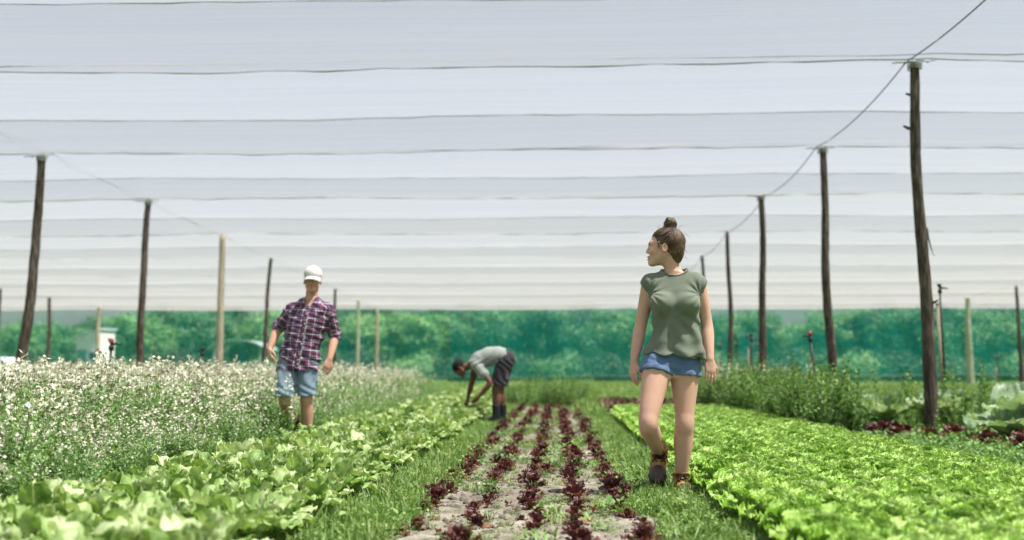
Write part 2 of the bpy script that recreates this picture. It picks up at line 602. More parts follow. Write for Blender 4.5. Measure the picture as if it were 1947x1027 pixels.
right_posts = [(13.0, 0.084, 0.05, 11, 'thick dark crooked post nearest the camera at right, with peeling bark'),
               (17.6, 0.082, 0.05, 12, 'dark wavy post just left of the thick near post at right'),
               (21.9, 0.086, -0.10, 13, 'straight dark post, third back in the right-hand line'),
               (26.9, 0.072, 0.03, 14, 'slim dark post right beside the woman, fourth in the right-hand line'),
               (31.6, 0.068, 0.0, 15, 'thin far dark post partly behind the woman in the right-hand line')]
for i, (y, r, lean, sd, lab) in enumerate(right_posts):
    o, P, _ = post((4.47, 4.48, 4.27, 4.37, 4.37)[i], y, ph(y), r, M['bark'], lab, (lean, 0.05), sd, 0.035 if i == 0 else 0.05)
    if i < 3: top_tie(o, P, ph(y))
    if i == 0:
        def at(z):
            k = np.argmin(abs(P[:, 2] - z)); return P[k]
        for (z, dx, dz, rr_) in ((4.15, -0.12, 0.02, 0.022), (3.72, -0.15, 0.05, 0.026), (1.6, 0.13, 0.05, 0.02)):
            c = at(z)
            MB().tube([c, c + [dx * 0.7, -0.03, dz * 0.5], c + [dx, -0.03, dz]], [rr_, rr_ * 0.8, rr_ * 0.5], n=7).build('branch_stub', M['bark'], o)
        for (z, dx, L) in ((2.45, -0.07, 0.16), (2.35, 0.10, 0.22)):
            c = at(z); s = 1 if dx > 0 else -1
            p = np.array([c + [s * 0.055, -0.03, 0.22], c + [s * 0.066, -0.035, 0.08], c + [s * 0.066 + dx * 0.25, -0.04, -0.04], c + [dx, -0.06, -L * 0.5], c + [dx * 1.25, -0.06, -L * 0.62]])
            MB().tube(p, [0.008, 0.010, 0.007, 0.004, 0.002], n=5).build('bark_strip', M['bark'], o)
left_posts = [(17.6, 0.098, 'bark', -0.27, 21, 'dark leaning post at the far left, nearest of the left line'),
              (21.9, 0.088, 'bark', -0.05, 22, 'dark post second in the left-hand line above the white flowers'),
              (26.9, 0.108, 'palewood', 0.0, 23, 'stout pale wooden post left of the man in the cap'),
              (31.6, 0.075, 'bark', -0.12, 24, 'thin dark post just left of the man in the cap'),
              (41.0, 0.078, 'bark', 0.0, 25, 'dark post just right of the man in the cap'),
              (45.9, 0.10, 'greenwood', 0.0, 26, 'pale greenish post, left one of the far light pair'),
              (50.7, 0.105, 'palewood', 0.0, 27, 'pale cream post, right one of the far light pair')]
for i, (y, r, mt, lean, sd, lab) in enumerate(left_posts):
    o, P, _ = post(-8.9 if i == 0 else -8.7, y, ph(y) - (0.02 if y < 50 else 0.1), r, M[mt], lab, (lean, 0.03), sd, 0.02 if mt != 'bark' else 0.055)
    if i < 2: top_tie(o, P, ph(y))
for (x, y, r, mt, sd, lab) in ((-21.75, 44.2, 0.10, 'bark', 31, 'dark far post between the leaning post and the pale shed'),
                               (-21.75, 49.2, 0.12, 'palewood', 32, 'pale far post standing in front of the white shed'),
                               (-21.75, 40.2, 0.09, 'bark', 33, 'far dark post cut by the left edge of the picture'),
                               (17.4, 40.5, 0.085, 'bark', 34, 'dark far post nearest the right edge of the picture'),
                               (17.4, 45.2, 0.15, 'greenwood', 35, 'stout pale far post right of the thick near post')):
    post(x, y, ph(y), r, M[mt], lab, (0, 0), sd, 0.03)


# ------------------------------------------------------------------ sprinklers on stakes
def sprinkler(x, y, h, label, red=True, stake=None, lean=0.0, side=-1):
    root = bpy.data.objects.new('sprinkler', None); COL.objects.link(root); root.location = (x, y, 0)
    tag(root, label, 'sprinkler', 'irrigation sprinklers on risers')
    MB().tube([[-lean, 0, 0], [-lean * 0.5, 0, h * 0.5], [0, 0, h - 0.08]], [0.017, 0.017, 0.015], n=8).build('riser_pipe', M['blackplastic'], root)
    mb = MB()
    mb.lathe([(0.018, 0), (0.030, 0.01), (0.030, 0.05), (0.016, 0.07)], (0, 0, h - 0.10), 10)
    mb.tube([[0, 0, h - 0.03], [side * 0.06, 0, h - 0.015], [side * 0.12, 0, h - 0.03]], [0.016, 0.014, 0.008], n=7)
    mb.tube([[0, 0, h - 0.03], [-side * 0.03, 0, h + 0.02], [-side * 0.035, 0, h + 0.05]], 0.009, n=6)
    mb.build('sprinkler_head', M['blackplastic'], root)
    MB().lathe([(0.001, 0), (0.022, 0.005), (0.027, 0.03), (0.02, 0.055), (0.001, 0.065)], (0, 0, h - 0.015), 12).build('cap', M['redplastic' if red else 'blackplastic'], root)
    if stake:
        MB().tube([[-lean - 0.02, 0.045, -0.05], [-lean * 0.6 - 0.045, 0.045, stake]], [0.028, 0.024], n=8).build('stake', M['palewood'], root)
    return root


sprinkler(3.62, 15.2, 1.28, 'red-capped sprinkler on a leaning stake left of the wavy dark post', True, 0.95, -0.10)
sprinkler(5.75, 16.0, 2.02, 'tall black sprinkler riser with stake just behind the thick near post', False, 1.78, -0.03, 1)
sprinkler(4.02, 22.0, 1.47, 'dark sprinkler on a stout stake between two right-hand posts', False, 1.25, 0.0)
sprinkler(4.4, 28.6, 1.42, 'small red-tipped sprinkler beside the woman\'s left hand', True, 1.1, 0.0)
sprinkler(-5.15, 12.0, 1.10, 'red-capped sprinkler rising from the white flowers at left', True, None, 0.05, 1)
sprinkler(-5.78, 17.0, 1.10, 'black sprinkler in the flowers just left of the stout pale post', False)
sprinkler(16.4, 40.0, 1.25, 'distant pink-capped sprinkler stake near the right edge', True, 0.9)

# ------------------------------------------------------------------ green net fence at the far end
FY = 52.2


def fence(name, x0, x1, mt, label, zb=0.36, yoff=0.0, sd=0):
    root = bpy.data.objects.new(name, None); COL.objects.link(root); root.location = (0, FY + yoff, 0)
    tag(root, label, 'net fence', 'green net fence at the far end')
    nseg = max(1, round((x1 - x0) / 12))
    edges = np.linspace(x0, x1, nseg + 1)
    top = roof(FY) + 0.05
    for k in range(nseg):
        rr = np.random.default_rng(sd + k)
        def yz(X, Z):
            return 0.05 * np.sin(X * 1.7 + rr.uniform(0, 6)) + 0.03 * np.sin(X * 5 + Z * 2) + 0.03 * Z
        X, Z = np.meshgrid(np.linspace(edges[k], edges[k + 1] + 0.15, 40), np.linspace(zb, top, 10))
        Z = Z + np.where(Z < zb + 0.3, 0.05 * np.sin(X * 0.7), 0)
        Y = yz(X, Z)
        V = np.stack([X.ravel(), Y.ravel() + 0.01 * (k % 2), Z.ravel()], 1)
        i = np.arange(39 * 9); a = (i // 39) * 40 + i % 39
        link('net_panel', make_mesh('net_panel', V, np.stack([a, a + 1, a + 41, a + 40], 1), mats=[M[mt]]), root)
        MB().tube(V[:40] + [0, -0.012, 0], 0.02, n=5).build('hem_rope', M['cable'], root)
    X, Z = np.meshgrid(np.linspace(x0, x1, 60), np.linspace(0.0, zb + 0.1, 4))
    V = np.stack([X.ravel(), (0.12 + 0.05 * np.sin(X * 2)).ravel(), Z.ravel()], 1)
    i = np.arange(59 * 3); a = (i // 59) * 60 + i % 59
    link('ground_skirt', make_mesh('ground_skirt', V, np.stack([a, a + 1, a + 61, a + 60], 1), mats=[M['green_net']]), root)
    return root


fence('net_fence', -75, -5.3, 'green_net', 'thin green net fence left of the bending man')
fence('net_fence', -5.25, 8.6, 'green_net2', 'dense teal net fence right behind the bending man', 0.40, -0.15, 40)
fence('net_fence', 8.9, 75, 'green_net2', 'teal net fence behind the right-hand posts', 0.5, 0.05, 80)

# ------------------------------------------------------------------ trees beyond the fence
M['leafA'] = leaf_mat('tree_leaves', (0.034, 0.092, 0.034), (0.080, 0.17, 0.058), (0.15, 0.26, 0.095), trans=0.3, nscale=0.9, rough=0.6)
M['leafB'] = leaf_mat('tree_leaves_light', (0.058, 0.14, 0.042), (0.125, 0.25, 0.075), (0.20, 0.33, 0.12), trans=0.3, nscale=0.9, rough=0.6)
M['leafC'] = leaf_mat('tree_leaves_dark', (0.014, 0.034, 0.016), (0.030, 0.064, 0.026), (0.06, 0.11, 0.04), trans=0.25, nscale=0.9, rough=0.6)


def crown_mesh(seed, mat, rx=2.6, rz=2.3, zc=3.9, nc=34, nl=380, ls=0.105):
    r = np.random.default_rng(seed)
    C = r.normal(size=(nc, 3)); C /= np.linalg.norm(C, axis=1, keepdims=True)
    C *= (r.uniform(0.25, 1.0, (nc, 1)) ** 0.5)
    C = C * [rx, rx, rz] * 0.82 + [0, 0, zc]
    C[:, :2] += 0.35 * np.sin(C[:, 2:3] * 1.3 + seed)
    Vs, Fs = [], []
    cr = r.uniform(0.5, 1.3, nc)
    cen = np.repeat(C, nl, 0)
    d = r.normal(size=(nc * nl, 3)); d /= np.linalg.norm(d, axis=1, keepdims=True)
    p = cen + d * np.repeat(cr, nl)[:, None] * (r.random((nc * nl, 1)) ** 0.45) * [1.15, 1.15, 0.8]
    nrm = d + r.normal(size=d.shape) * 0.6 + [0, 0, 0.35]
    nrm /= np.linalg.norm(nrm, axis=1, keepdims=True)
    a = np.cross(nrm, r.normal(size=d.shape)); a /= np.linalg.norm(a, axis=1, keepdims=True)
    b = np.cross(nrm, a)
    s = (ls * r.uniform(0.6, 1.4, (len(p), 1)))
    V = np.stack([p - a * s, p + b * s * 0.55, p + a * s, p - b * s * 0.55], 1).reshape(-1, 3)
    F = np.arange(len(V)).reshape(-1, 4)
    return make_mesh('crown', V, F, uv=np.tile([[0.5, 0], [0.9, .5], [0.5, 1], [0.1, .5]], (len(p), 1)), smooth=False, mats=[mat])


def trunk_mesh(seed):
    r = np.random.default_rng(seed)
    mb = MB()
    mb.tube([[0, 0, -0.1], [0.05, 0, 1.0], [0.0, 0.1, 2.2], [0.1, 0, 3.6], [0, 0, 5.0]], [0.22, 0.17, 0.14, 0.09, 0.03], n=9)
    for k in range(7):
        a = r.uniform(0, 6.28); z = r.uniform(1.6, 3.2); L = r.uniform(1.2, 2.2)
        e = np.array([math.cos(a) * L, math.sin(a) * L, z + r.uniform(0.6, 1.6)])
        mb.tube([[0.03, 0.03, z], [e[0] * 0.5, e[1] * 0.5, z + (e[2] - z) * 0.4], e], [0.08, 0.05, 0.02], n=6)
    return mb.mesh('trunk', [M['bark']])


CROWNS = [crown_mesh(100 + k, M[m], *dm) for k, (m, dm) in enumerate([('leafA', (2.8, 2.7, 3.3)), ('leafB', (3.0, 2.5, 3.1)), ('leafC', (2.6, 2.9, 3.4)),
                                                                  ('leafA', (3.2, 2.4, 3.2)), ('leafB', (2.7, 2.6, 3.2)), ('leafC', (3.0, 2.6, 3.3))])]
TRUNKS = [trunk_mesh(200 + k) for k in range(3)]
# (picture column, depth, height, crown kind)
TREES = [(-60, 92, 5.20, 0), (30, 84, 5.40, 1), (110, 90, 5.20, 0), (165, 96, 5.60, 2),
         (240, 74, 5.49, 1), (300, 84, 6.12, 2), (370, 78, 5.74, 0), (440, 86, 6.25, 5), (505, 80, 5.87, 3), (560, 90, 6.50, 2),
         (615, 76, 5.61, 0), (665, 84, 6.12, 5), (715, 75, 5.55, 1), (770, 72, 5.35, 4), (825, 80, 5.87, 1), (880, 88, 6.37, 2),
         (930, 78, 5.74, 3), (985, 84, 6.12, 5), (1040, 76, 5.61, 0), (1100, 86, 6.25, 2), (1160, 78, 5.74, 3), (1215, 88, 6.37, 0), (1262, 80, 5.87, 2),
         (1325, 90, 6.37, 3), (1415, 94, 6.62, 0), (1500, 96, 5.40, 4), (1560, 84, 6.00, 3), (1605, 80, 5.75, 0),
         (1665, 78, 5.74, 2), (1722, 74, 5.49, 0), (1775, 80, 5.87, 5), (1830, 72, 5.35, 3), (1885, 80, 5.87, 2), (1940, 76, 5.61, 0), (2010, 80, 5.87, 5)]
TREES += [(x, 98 + (x * 13) % 9, 6.75 + ((x * 7) % 10) * 0.03, (x // 7) % 6) for x in list(range(215, 1260, 62)) + list(range(1690, 2000, 62))]
TREES.sort()
def ordn(n): return '%d%s' % (n, 'th' if 10 <= n % 100 <= 20 else {1: 'st', 2: 'nd', 3: 'rd'}.get(n % 10, 'th'))
ordw = ['first', 'second', 'third', 'fourth', 'fifth', 'sixth', 'seventh', 'eighth', 'ninth', 'tenth', 'eleventh', 'twelfth', 'thirteenth', 'fourteenth', 'fifteenth', 'sixteenth', 'seventeenth',
        'eighteenth', 'nineteenth', 'twentieth', 'twenty-first', 'twenty-second', 'twenty-third', 'twenty-fourth', 'twenty-fifth', 'twenty-sixth', 'twenty-seventh', 'twenty-eighth', 'twenty-ninth',
        'thirtieth', 'thirty-first', 'thirty-second', 'thirty-third', 'thirty-fourth', 'thirty-fifth', 'thirty-sixth']
tone = {0: 'mid green', 1: 'light green', 2: 'dark green', 3: 'mid green spreading', 4: 'light green', 5: 'dark green spreading'}
for i, (px, d, h, k) in enumerate(TREES):
    root = bpy.data.objects.new('tree', None); COL.objects.link(root)
    root.location = ((px - 1058) / 2000 * d, d, 0)
    sc_ = h / 6.1
    root.scale = (sc_ * 1.12, sc_ * 1.12, sc_)
    root.rotation_euler = (0, 0, i * 1.7)
    tag(root, '%s tree beyond the net, %s tree from the left' % (tone[k], ordn(i + 1)), 'tree', 'trees beyond the net fence')
    link('crown', CROWNS[k], root); link('trunk', TRUNKS[i % 3], root)
# low bushes closing the view under the crowns
BUSH = [crown_mesh(300 + k, M[m], 2.4, 0.9, 0.75, 26, 200, 0.09) for k, m in enumerate(('leafA', 'leafC', 'leafC'))]
bushes = [(x, 66 + 6 * ((x * 7) % 5) / 5) for x in range(-40, 2040, 92)]
for i, (px, d) in enumerate(bushes):
    if 130 < px < 210 or 400 < px < 500: continue
    o = link('bush', BUSH[i % 3], loc=((px - 1058) / 2000 * d, d, 0), rot=(0, 0, i * 2.1), scl=(0.9 + 0.3 * ((i * 37) % 10) / 10))
    tag(o, 'low rounded bush beyond the net, %s from the left' % ordw[i], 'bush', 'bushes beyond the net fence')

# ------------------------------------------------------------------ white shed, pale shelter and car beyond the fence, at left
M['whitewall'] = simple('white_render', (0.52, 0.50, 0.46), 0.85, 0.08, 3, bump=0.1)
M['roofmetal'] = simple('grey_roof_sheet', (0.30, 0.34, 0.36), 0.5, 0.15, 4)
M['doorpaint'] = simple('green_door_paint', (0.05, 0.16, 0.14), 0.6, 0.1, 8)
M['glass'] = simple('dark_glass', (0.03, 0.04, 0.05), 0.08, 0.1, 3, spec=0.6)
sh = bpy.data.objects.new('shed', None); COL.objects.link(sh); sh.location = (-28.45, 64, 0); sh.rotation_euler = (0, 0, R(-12))
tag(sh, 'small white shed with sloping grey roof beyond the net at left', 'shed')
mb = MB()
w, d_, h0, h1 = 1.55, 1.6, 2.75, 3.15
mb.raw([(-w / 2, -d_ / 2, 0), (w / 2, -d_ / 2, 0), (w / 2, d_ / 2, 0), (-w / 2, d_ / 2, 0), (-w / 2, -d_ / 2, h0), (w / 2, -d_ / 2, h1), (w / 2, d_ / 2, h1), (-w / 2, d_ / 2, h0)],
       [(3, 2, 1, 0), (0, 1, 5, 4), (1, 2, 6, 5), (2, 3, 7, 6), (3, 0, 4, 7), (4, 5, 6, 7)])
mb.build('wall', M['whitewall'], sh, smooth=False)
ra = math.atan2(h1 - h0, w)
MB().box((0, 0, (h0 + h1) / 2 + 0.06), (w * 1.15, d_ * 1.12, 0.09), M=Matrix.Rotation(-ra, 3, 'Y')).build('roof', M['roofmetal'], sh, smooth=False)
dr = MB().box((-0.35, -d_ / 2 - 0.02, 0.98), (0.62, 0.05, 1.96)).build('door', M['doorpaint'], sh, smooth=False)
MB().box((-0.12, -d_ / 2 - 0.07, 1.0), (0.05, 0.06, 0.14)).build('handle', M['roofmetal'], dr, smooth=False)
wi = MB().box((0.40, -d_ / 2 - 0.02, 1.55), (0.5, 0.04, 0.6)).build('window', M['roofmetal'], sh, smooth=False)
MB().box((0.40, -d_ / 2 - 0.045, 1.55), (0.40, 0.02, 0.50)).build('pane', M['glass'], wi, smooth=False)

st = bpy.data.objects.new('shelter', None); COL.objects.link(st); st.location = (-18.6, 62, 0)
tag(st, 'pale open shelter with arched roof beyond the net behind the stout post', 'shelter')
mb = MB()
for s in (-1, 1):
    for yy in (-1.2, 1.2):
        MB().tube([[s * 1.35, yy, 0], [s * 1.35, yy, 2.0]], 0.05, n=8).build('post', M['whitewall'], st)
a = np.linspace(0.25, math.pi - 0.25, 12)
X = np.cos(a) * 1.75; Z = 1.75 + np.sin(a) * 0.75
V = np.array([(x, y, z) for y in (-1.5, 1.5) for x, z in zip(X, Z)])
V2 = V - [0, 0, 0.06]
nn = 12
F = [(i, i + 1, nn + i + 1, nn + i) for i in range(nn - 1)] + [(24 + nn + i, 24 + nn + i + 1, 24 + i + 1, 24 + i) for i in range(nn - 1)] + [(i + 1, i, 24 + i, 24 + i + 1) for i in range(nn - 1)]
M['paleroof'] = simple('pale_green_sheet', (0.15, 0.20, 0.18), 0.6, 0.15, 2)
MB().raw(np.concatenate([V, V2]), F).build('roof', M['paleroof'], st)
for k in range(3):
    MB().box((0, -1.22, 0.35 + k * 0.34), (2.6, 0.05, 0.22)).build('side_board', M['doorpaint'], st, smooth=False)

car = bpy.data.objects.new('parked_car', None); COL.objects.link(car); car.location = (-32.6, 60, 0)
tag(car, 'white car parked beyond the net at the left edge', 'car')
M['carpaint'] = simple('white_car_paint', (0.72, 0.74, 0.78), 0.25, 0.03, 2, spec=0.5)
prof = [(-2.1, .35), (-2.15, .75), (-1.95, .92), (-1.2, 1.0), (-0.6, 1.42), (0.75, 1.45), (1.45, 1.02), (2.05, .92), (2.15, .6), (2.1, .35)]
V = []
for s in (-0.85, 0.85):
    V += [(x, s * (0.86 if z > 1.1 else 1.0), z) for x, z in prof]
n_ = len(prof)
F = [tuple(range(n_)), tuple(range(2 * n_ - 1, n_ - 1, -1))] + [(i, n_ + i, n_ + (i + 1) % n_, (i + 1) % n_) for i in range(n_)]
MB().raw(V, F).build('body', M['carpaint'], car, smooth=False)
for s in (-1, 1):
    MB().raw([(-1.05, s * .84, 1.03), (-0.58, s * .76, 1.36), (0.05, s * .75, 1.38), (0.05, s * .85, 1.03)], [(0, 1, 2, 3), (3, 2, 1, 0)]).build('side_window', M['glass'], car, smooth=False)
    MB().raw([(0.12, s * .85, 1.03), (0.12, s * .75, 1.38), (0.72, s * .76, 1.38), (1.3, s * .84, 1.05)], [(0, 1, 2, 3), (3, 2, 1, 0)]).build('side_window', M['glass'], car, smooth=False)
    for x in (-1.35, 1.35):
        wh = MB().lathe([(0.2, -0.1), (0.33, -0.1), (0.33, 0.1), (0.2, 0.1)], (0, 0, 0), 16, Matrix.Rotation(R(90), 3, 'X')).build('wheel', M['blackplastic'], car, loc=(x, s * 0.78, 0.33))
        MB().lathe([(0.02, -0.105), (0.19, -0.105), (0.19, 0.105), (0.02, 0.105)], (0, 0, 0), 12, Matrix.Rotation(R(90), 3, 'X')).build('rim', M['roofmetal'], wh)
    MB().box((2.13, s * 0.6, 0.75), (0.06, 0.35, 0.14)).build('tail_light', M['redplastic'], car, smooth=False)
    MB().box((-2.13, s * 0.6, 0.72), (0.06, 0.35, 0.14)).build('headlight', M['glass'], car, smooth=False)

# ------------------------------------------------------------------ leaves and plants
def leaf(L, W, nu, nv, el0, el1, prof, cup=0.0, ruf=0.0, rn=4, blis=0.0, seed=0, edgelobe=0.0):
    """a leaf from the origin along +Y; el0..el1: its rise (radians) from base to tip; returns V, F, UV"""
    r = np.random.default_rng(seed)
    t = np.linspace(0, 1, nv)
    e = el0 + (el1 - el0) * t
    st = L / (nv - 1)
    y = np.concatenate([[0], np.cumsum(np.cos(e[:-1]) * st)])
    z = np.concatenate([[0], np.cumsum(np.sin(e[:-1]) * st)])
    u = np.linspace(-1, 1, nu)
    w = W * np.array([prof(q) for q in t])
    U, T = np.meshgrid(u, t)
    ph = r.uniform(0, 6.28, 6)
    lob = 1 + edgelobe * np.sin(T * rn * 9 + ph[2] + U) * abs(U)
    x = U * w[:, None] / 2 * lob
    nrm = cup * U ** 2 * w[:, None] + ruf * abs(U) ** 1.5 * (np.sin(T * rn * 6.28 + ph[0] + np.sign(U) * 1.3) + 0.5 * np.sin(T * rn * 14 + ph[1] - U * 2)) * np.minimum(1, T * 2.5)
    nrm = nrm + ruf * np.maximum(0, T - 0.6) * 2 * np.sin(U * rn * 3.1 + ph[3])
    nrm = nrm + blis * (np.sin(U * 5 + T * 9 + ph[4]) + np.sin(-U * 7 + T * 13 + ph[5])) * (1 - abs(U) * 0.4)
    Y = y[:, None] - np.sin(e)[:, None] * nrm
    Z = z[:, None] + np.cos(e)[:, None] * nrm
    V = np.stack([x.ravel(), Y.ravel(), Z.ravel()], 1)
    i = np.arange((nu - 1) * (nv - 1)); a = (i // (nu - 1)) * nu + i % (nu - 1)
    F = np.stack([a, a + 1, a + 1 + nu, a + nu], 1)
    return V, F, np.stack([U.ravel() * 0.5 + 0.5, T.ravel()], 1)


def rx(V, a):
    c, s = math.cos(a), math.sin(a)
    return V @ np.array([[1, 0, 0], [0, c, s], [0, -s, c]])


def rz(V, a):
    c, s = math.cos(a), math.sin(a)
    return V @ np.array([[c, s, 0], [-s, c, 0], [0, 0, 1]])


class Acc:
    def __init__(s): s.V, s.F, s.U, s.I, s.n = [], [], [], [], 0
    def add(s, V, F, U, mi=0):
        s.V.append(V); s.F.append(F + s.n); s.U.append(U); s.I.append(np.full(len(F), mi)); s.n += len(V)
    def mesh(s, name, mats, smooth=True):
        return make_mesh(name, np.concatenate(s.V), np.concatenate(s.F), uv=np.concatenate(s.U), mats=mats, mi=np.concatenate(s.I), smooth=smooth)


def spoon(t):
    if t < 0.6: return 0.20 + 0.80 * (0.5 - 0.5 * math.cos(math.pi * min(1, max(0, (t - 0.06) / 0.54)))) ** 0.9
    return max(0.22, math.sqrt(max(0, 1 - ((t - 0.6) / 0.415) ** 2)))
def frill(t): return 0.15 + 0.85 * math.sin(min(1.0, t) ** 1.2 * math.pi * 0.78)
def lance(t): return max(0.02, math.sin((t * 0.96 + 0.02) * math.pi) ** 0.8)
def ovate(t): return max(0.02, math.sin(min(1, (t * 0.98 + 0.02)) ** 0.62 * math.pi) ** 0.85)
def broad(t): return 0.14 + 0.86 * math.sin(min(1, max(0, (t - 0.12) / 0.88)) ** 0.85 * math.pi * 0.88) ** 0.6 if t > 0.12 else 0.14


M['cos'] = leaf_mat('cos_lettuce_leaf', (0.115, 0.225, 0.042), (0.31, 0.44, 0.14), (0.60, 0.67, 0.41), rib=(0.50, 0.58, 0.34), trans=0.34, tcol=(0.9, 1.0, 0.5), nscale=14, rough=0.5, spec=0.3)  # own leaf tones, with shade and highlights painted in at the dark and pale ends
M['frilly'] = leaf_mat('frilly_lettuce_leaf', (0.21, 0.38, 0.055), (0.355, 0.545, 0.12), (0.50, 0.66, 0.24), trans=0.36, tcol=(0.85, 1.0, 0.5), nscale=16, rough=0.5)
M['red'] = leaf_mat('red_lettuce_leaf', (0.052, 0.019, 0.018), (0.108, 0.037, 0.034), (0.18, 0.085, 0.060), trans=0.22, nscale=16, rough=0.42, spec=0.4, tcol=(1, 0.5, 0.5), blotch=None)
M['wilt'] = leaf_mat('wilted_lettuce_leaf', (0.09, 0.040, 0.030), (0.17, 0.075, 0.045), (0.30, 0.21, 0.10), trans=0.15, nscale=10, rough=0.8, tcol=(1, .8, .6))
M['cab'] = leaf_mat('cabbage_leaf', (0.15, 0.26, 0.12), (0.29, 0.41, 0.25), (0.48, 0.58, 0.44), rib=(0.42, 0.50, 0.33), trans=0.42, nscale=7, rough=0.5)
M['weed'] = leaf_mat('weed_leaf', (0.06, 0.145, 0.035), (0.13, 0.25, 0.058), (0.235, 0.37, 0.115), trans=0.30, nscale=9, rough=0.5)
M['weedstem'] = leaf_mat('weed_stem', (0.07, 0.12, 0.035), (0.11, 0.17, 0.05), (0.15, 0.21, 0.08), trans=0.0, nscale=9)
M['grass'] = leaf_mat('grass_blade', (0.08, 0.165, 0.035), (0.16, 0.275, 0.062), (0.29, 0.39, 0.13), trans=0.32, nscale=9, rough=0.5)
M['petal'] = leaf_mat('cream_petal', (0.64, 0.62, 0.47), (0.78, 0.76, 0.62), (0.86, 0.85, 0.75), trans=0.35, nscale=30, rough=0.6, tcol=(1, 1, 0.9))
M['bud'] = leaf_mat('brown_bud', (0.09, 0.05, 0.03), (0.15, 0.09, 0.055), (0.24, 0.17, 0.09), trans=0.05, nscale=30, rough=0.7)
M['rocket'] = leaf_mat('rocket_leaf', (0.085, 0.19, 0.05), (0.155, 0.30, 0.08), (0.255, 0.395, 0.135), trans=0.32, nscale=9, rough=0.5)


def leaf_set(fn, n): return [fn(k) for k in range(n)]


# --- cos lettuce (left bed)
cos_leaves = []
for k in range(9):
    r = np.random.default_rng(400 + k)
    ring = k // 3
    L = (0.175, 0.165, 0.135)[ring] * r.uniform(0.9, 1.1)
    W = (0.128, 0.115, 0.085)[ring] * r.uniform(0.9, 1.12)
    e0, e1 = ((R(58), R(0)), (R(76), R(30)), (R(88), R(68)))[ring]
    cos_leaves.append(leaf(L, W, 9, 11, e0, e1 + r.uniform(-.25, .25), spoon, (0.06, 0.14, 0.26)[ring] * r.uniform(0.5, 1.5), 0.010, 3, 0.0062, 400 + k, 0.03))
cos_me = [make_mesh('leaf', V, F, uv=U, mats=[M['cos']]) for V, F, U in cos_leaves]


def head_layout(r, plan):
    out = []
    for ring, (cnt, off, z0, tl) in enumerate(plan):
        a0 = r.uniform(0, 6.28)
        for j in range(cnt):
            out.append((ring * 3 + r.integers(0, 3), a0 + j * 6.283 / cnt + r.normal(0, 0.22), r.uniform(0.8, 1.15), off, z0, r.normal(tl, 0.16)))
    return out


cos_plan = [(8, 0.030, 0.035, 0.0), (7, 0.020, 0.05, 0.05), (5, 0.008, 0.065, 0.0)]


def merged_head(layout, leaves, mat, name):
    A = Acc()
    for (k, a, s, off, z0, tl) in layout:
        V, F, U = leaves[k]
        A.add(rz(rx(V * s, tl) + [0, off, z0], a), F, U)
    return A.mesh(name, mat if isinstance(mat, list) else [mat])


def place_head(name, x, y, layout, leafmeshes, s, az, label, cat, group, z=0.03, wilt=None):
    root = bpy.data.objects.new(name, None); COL.objects.link(root)
    root.location = (x, y, z); root.rotation_euler = (0, 0, az); root.scale = (s, s, s)
    tag(root, label, cat, group)
    for (k, a, sc, off, z0, tl) in layout:
        o = bpy.data.objects.new('leaf', leafmeshes[k]); COL.objects.link(o); o.parent = root
        # same as rz(rx(V) + off)
        o.rotation_euler = (tl, 0, a)
        o.location = (-math.sin(a) * off, math.cos(a) * off, z0)
        o.scale = (sc, sc, sc)
    return root


cos_layouts = [head_layout(np.random.default_rng(500 + k), cos_plan) for k in range(6)]
cos_heads = [merged_head(l, cos_leaves, M['cos'], 'lettuce_head') for l in cos_layouts]
spots = []
rr = np.random.default_rng(42)
for j, X in enumerate(np.linspace(-2.24, -1.24, 5)):
    y = 2.9 + rr.uniform(0, 0.25)
    while y < 39:
        spots.append((X + rr.normal(0, 0.03), y, rr.uniform(0.85, 1.2)))
        y += rr.normal(0.235, 0.025)
def in_frame(x, y, m=0.25):     # picture columns -40..1990, and not below the lower edge
    return abs((x + 0.042 * y) / max(y, .1)) < 0.50 + m / y and y > 3.0
spots = [q for q in spots if in_frame(q[0], q[1])]
# keep the walking man's legs clear
spots = [q for q in spots if not (-2.70 < q[0] < -2.25 and 10.0 < q[1] < 11.3)]
spots.sort(key=lambda q: q[1])
cosrow = np.linspace(-2.24, -1.24, 5); coscnt = [0] * 5
def coslab(x):
    j = int(np.argmin(abs(cosrow - x))); coscnt[j] += 1
    return 'pale broad-leaved lettuce, %s row from the flowers, %s from the camera' % (ordw[j], ordn(coscnt[j]))
for i, (x, y, s) in enumerate(spots[:300]):
    k = i % 6
    COSLAB = coslab(x)
    if i < 70:
        place_head('lettuce', x, y, cos_layouts[k], cos_me, s, rr.uniform(0, 6.28), COSLAB, 'lettuce', 'pale broad-leaved lettuces of the left bed', 0.045)
    else:
        o = link('lettuce', cos_heads[k], loc=(x, y, 0.045), rot=(0, 0, rr.uniform(0, 6.28)), scl=s)
        tag(o, COSLAB, 'lettuce', 'pale broad-leaved lettuces of the left bed')
far = spots[300:]
scatter('far_lettuces', cos_heads, [(x, y, 0.045) for x, y, s in far], [(0, 0, rr.uniform(0, 6.28)) for _ in far], np.array([s for *_, s in far]) * 1.1,
        'far end of the pale green lettuce bed at left', 'lettuce bed')

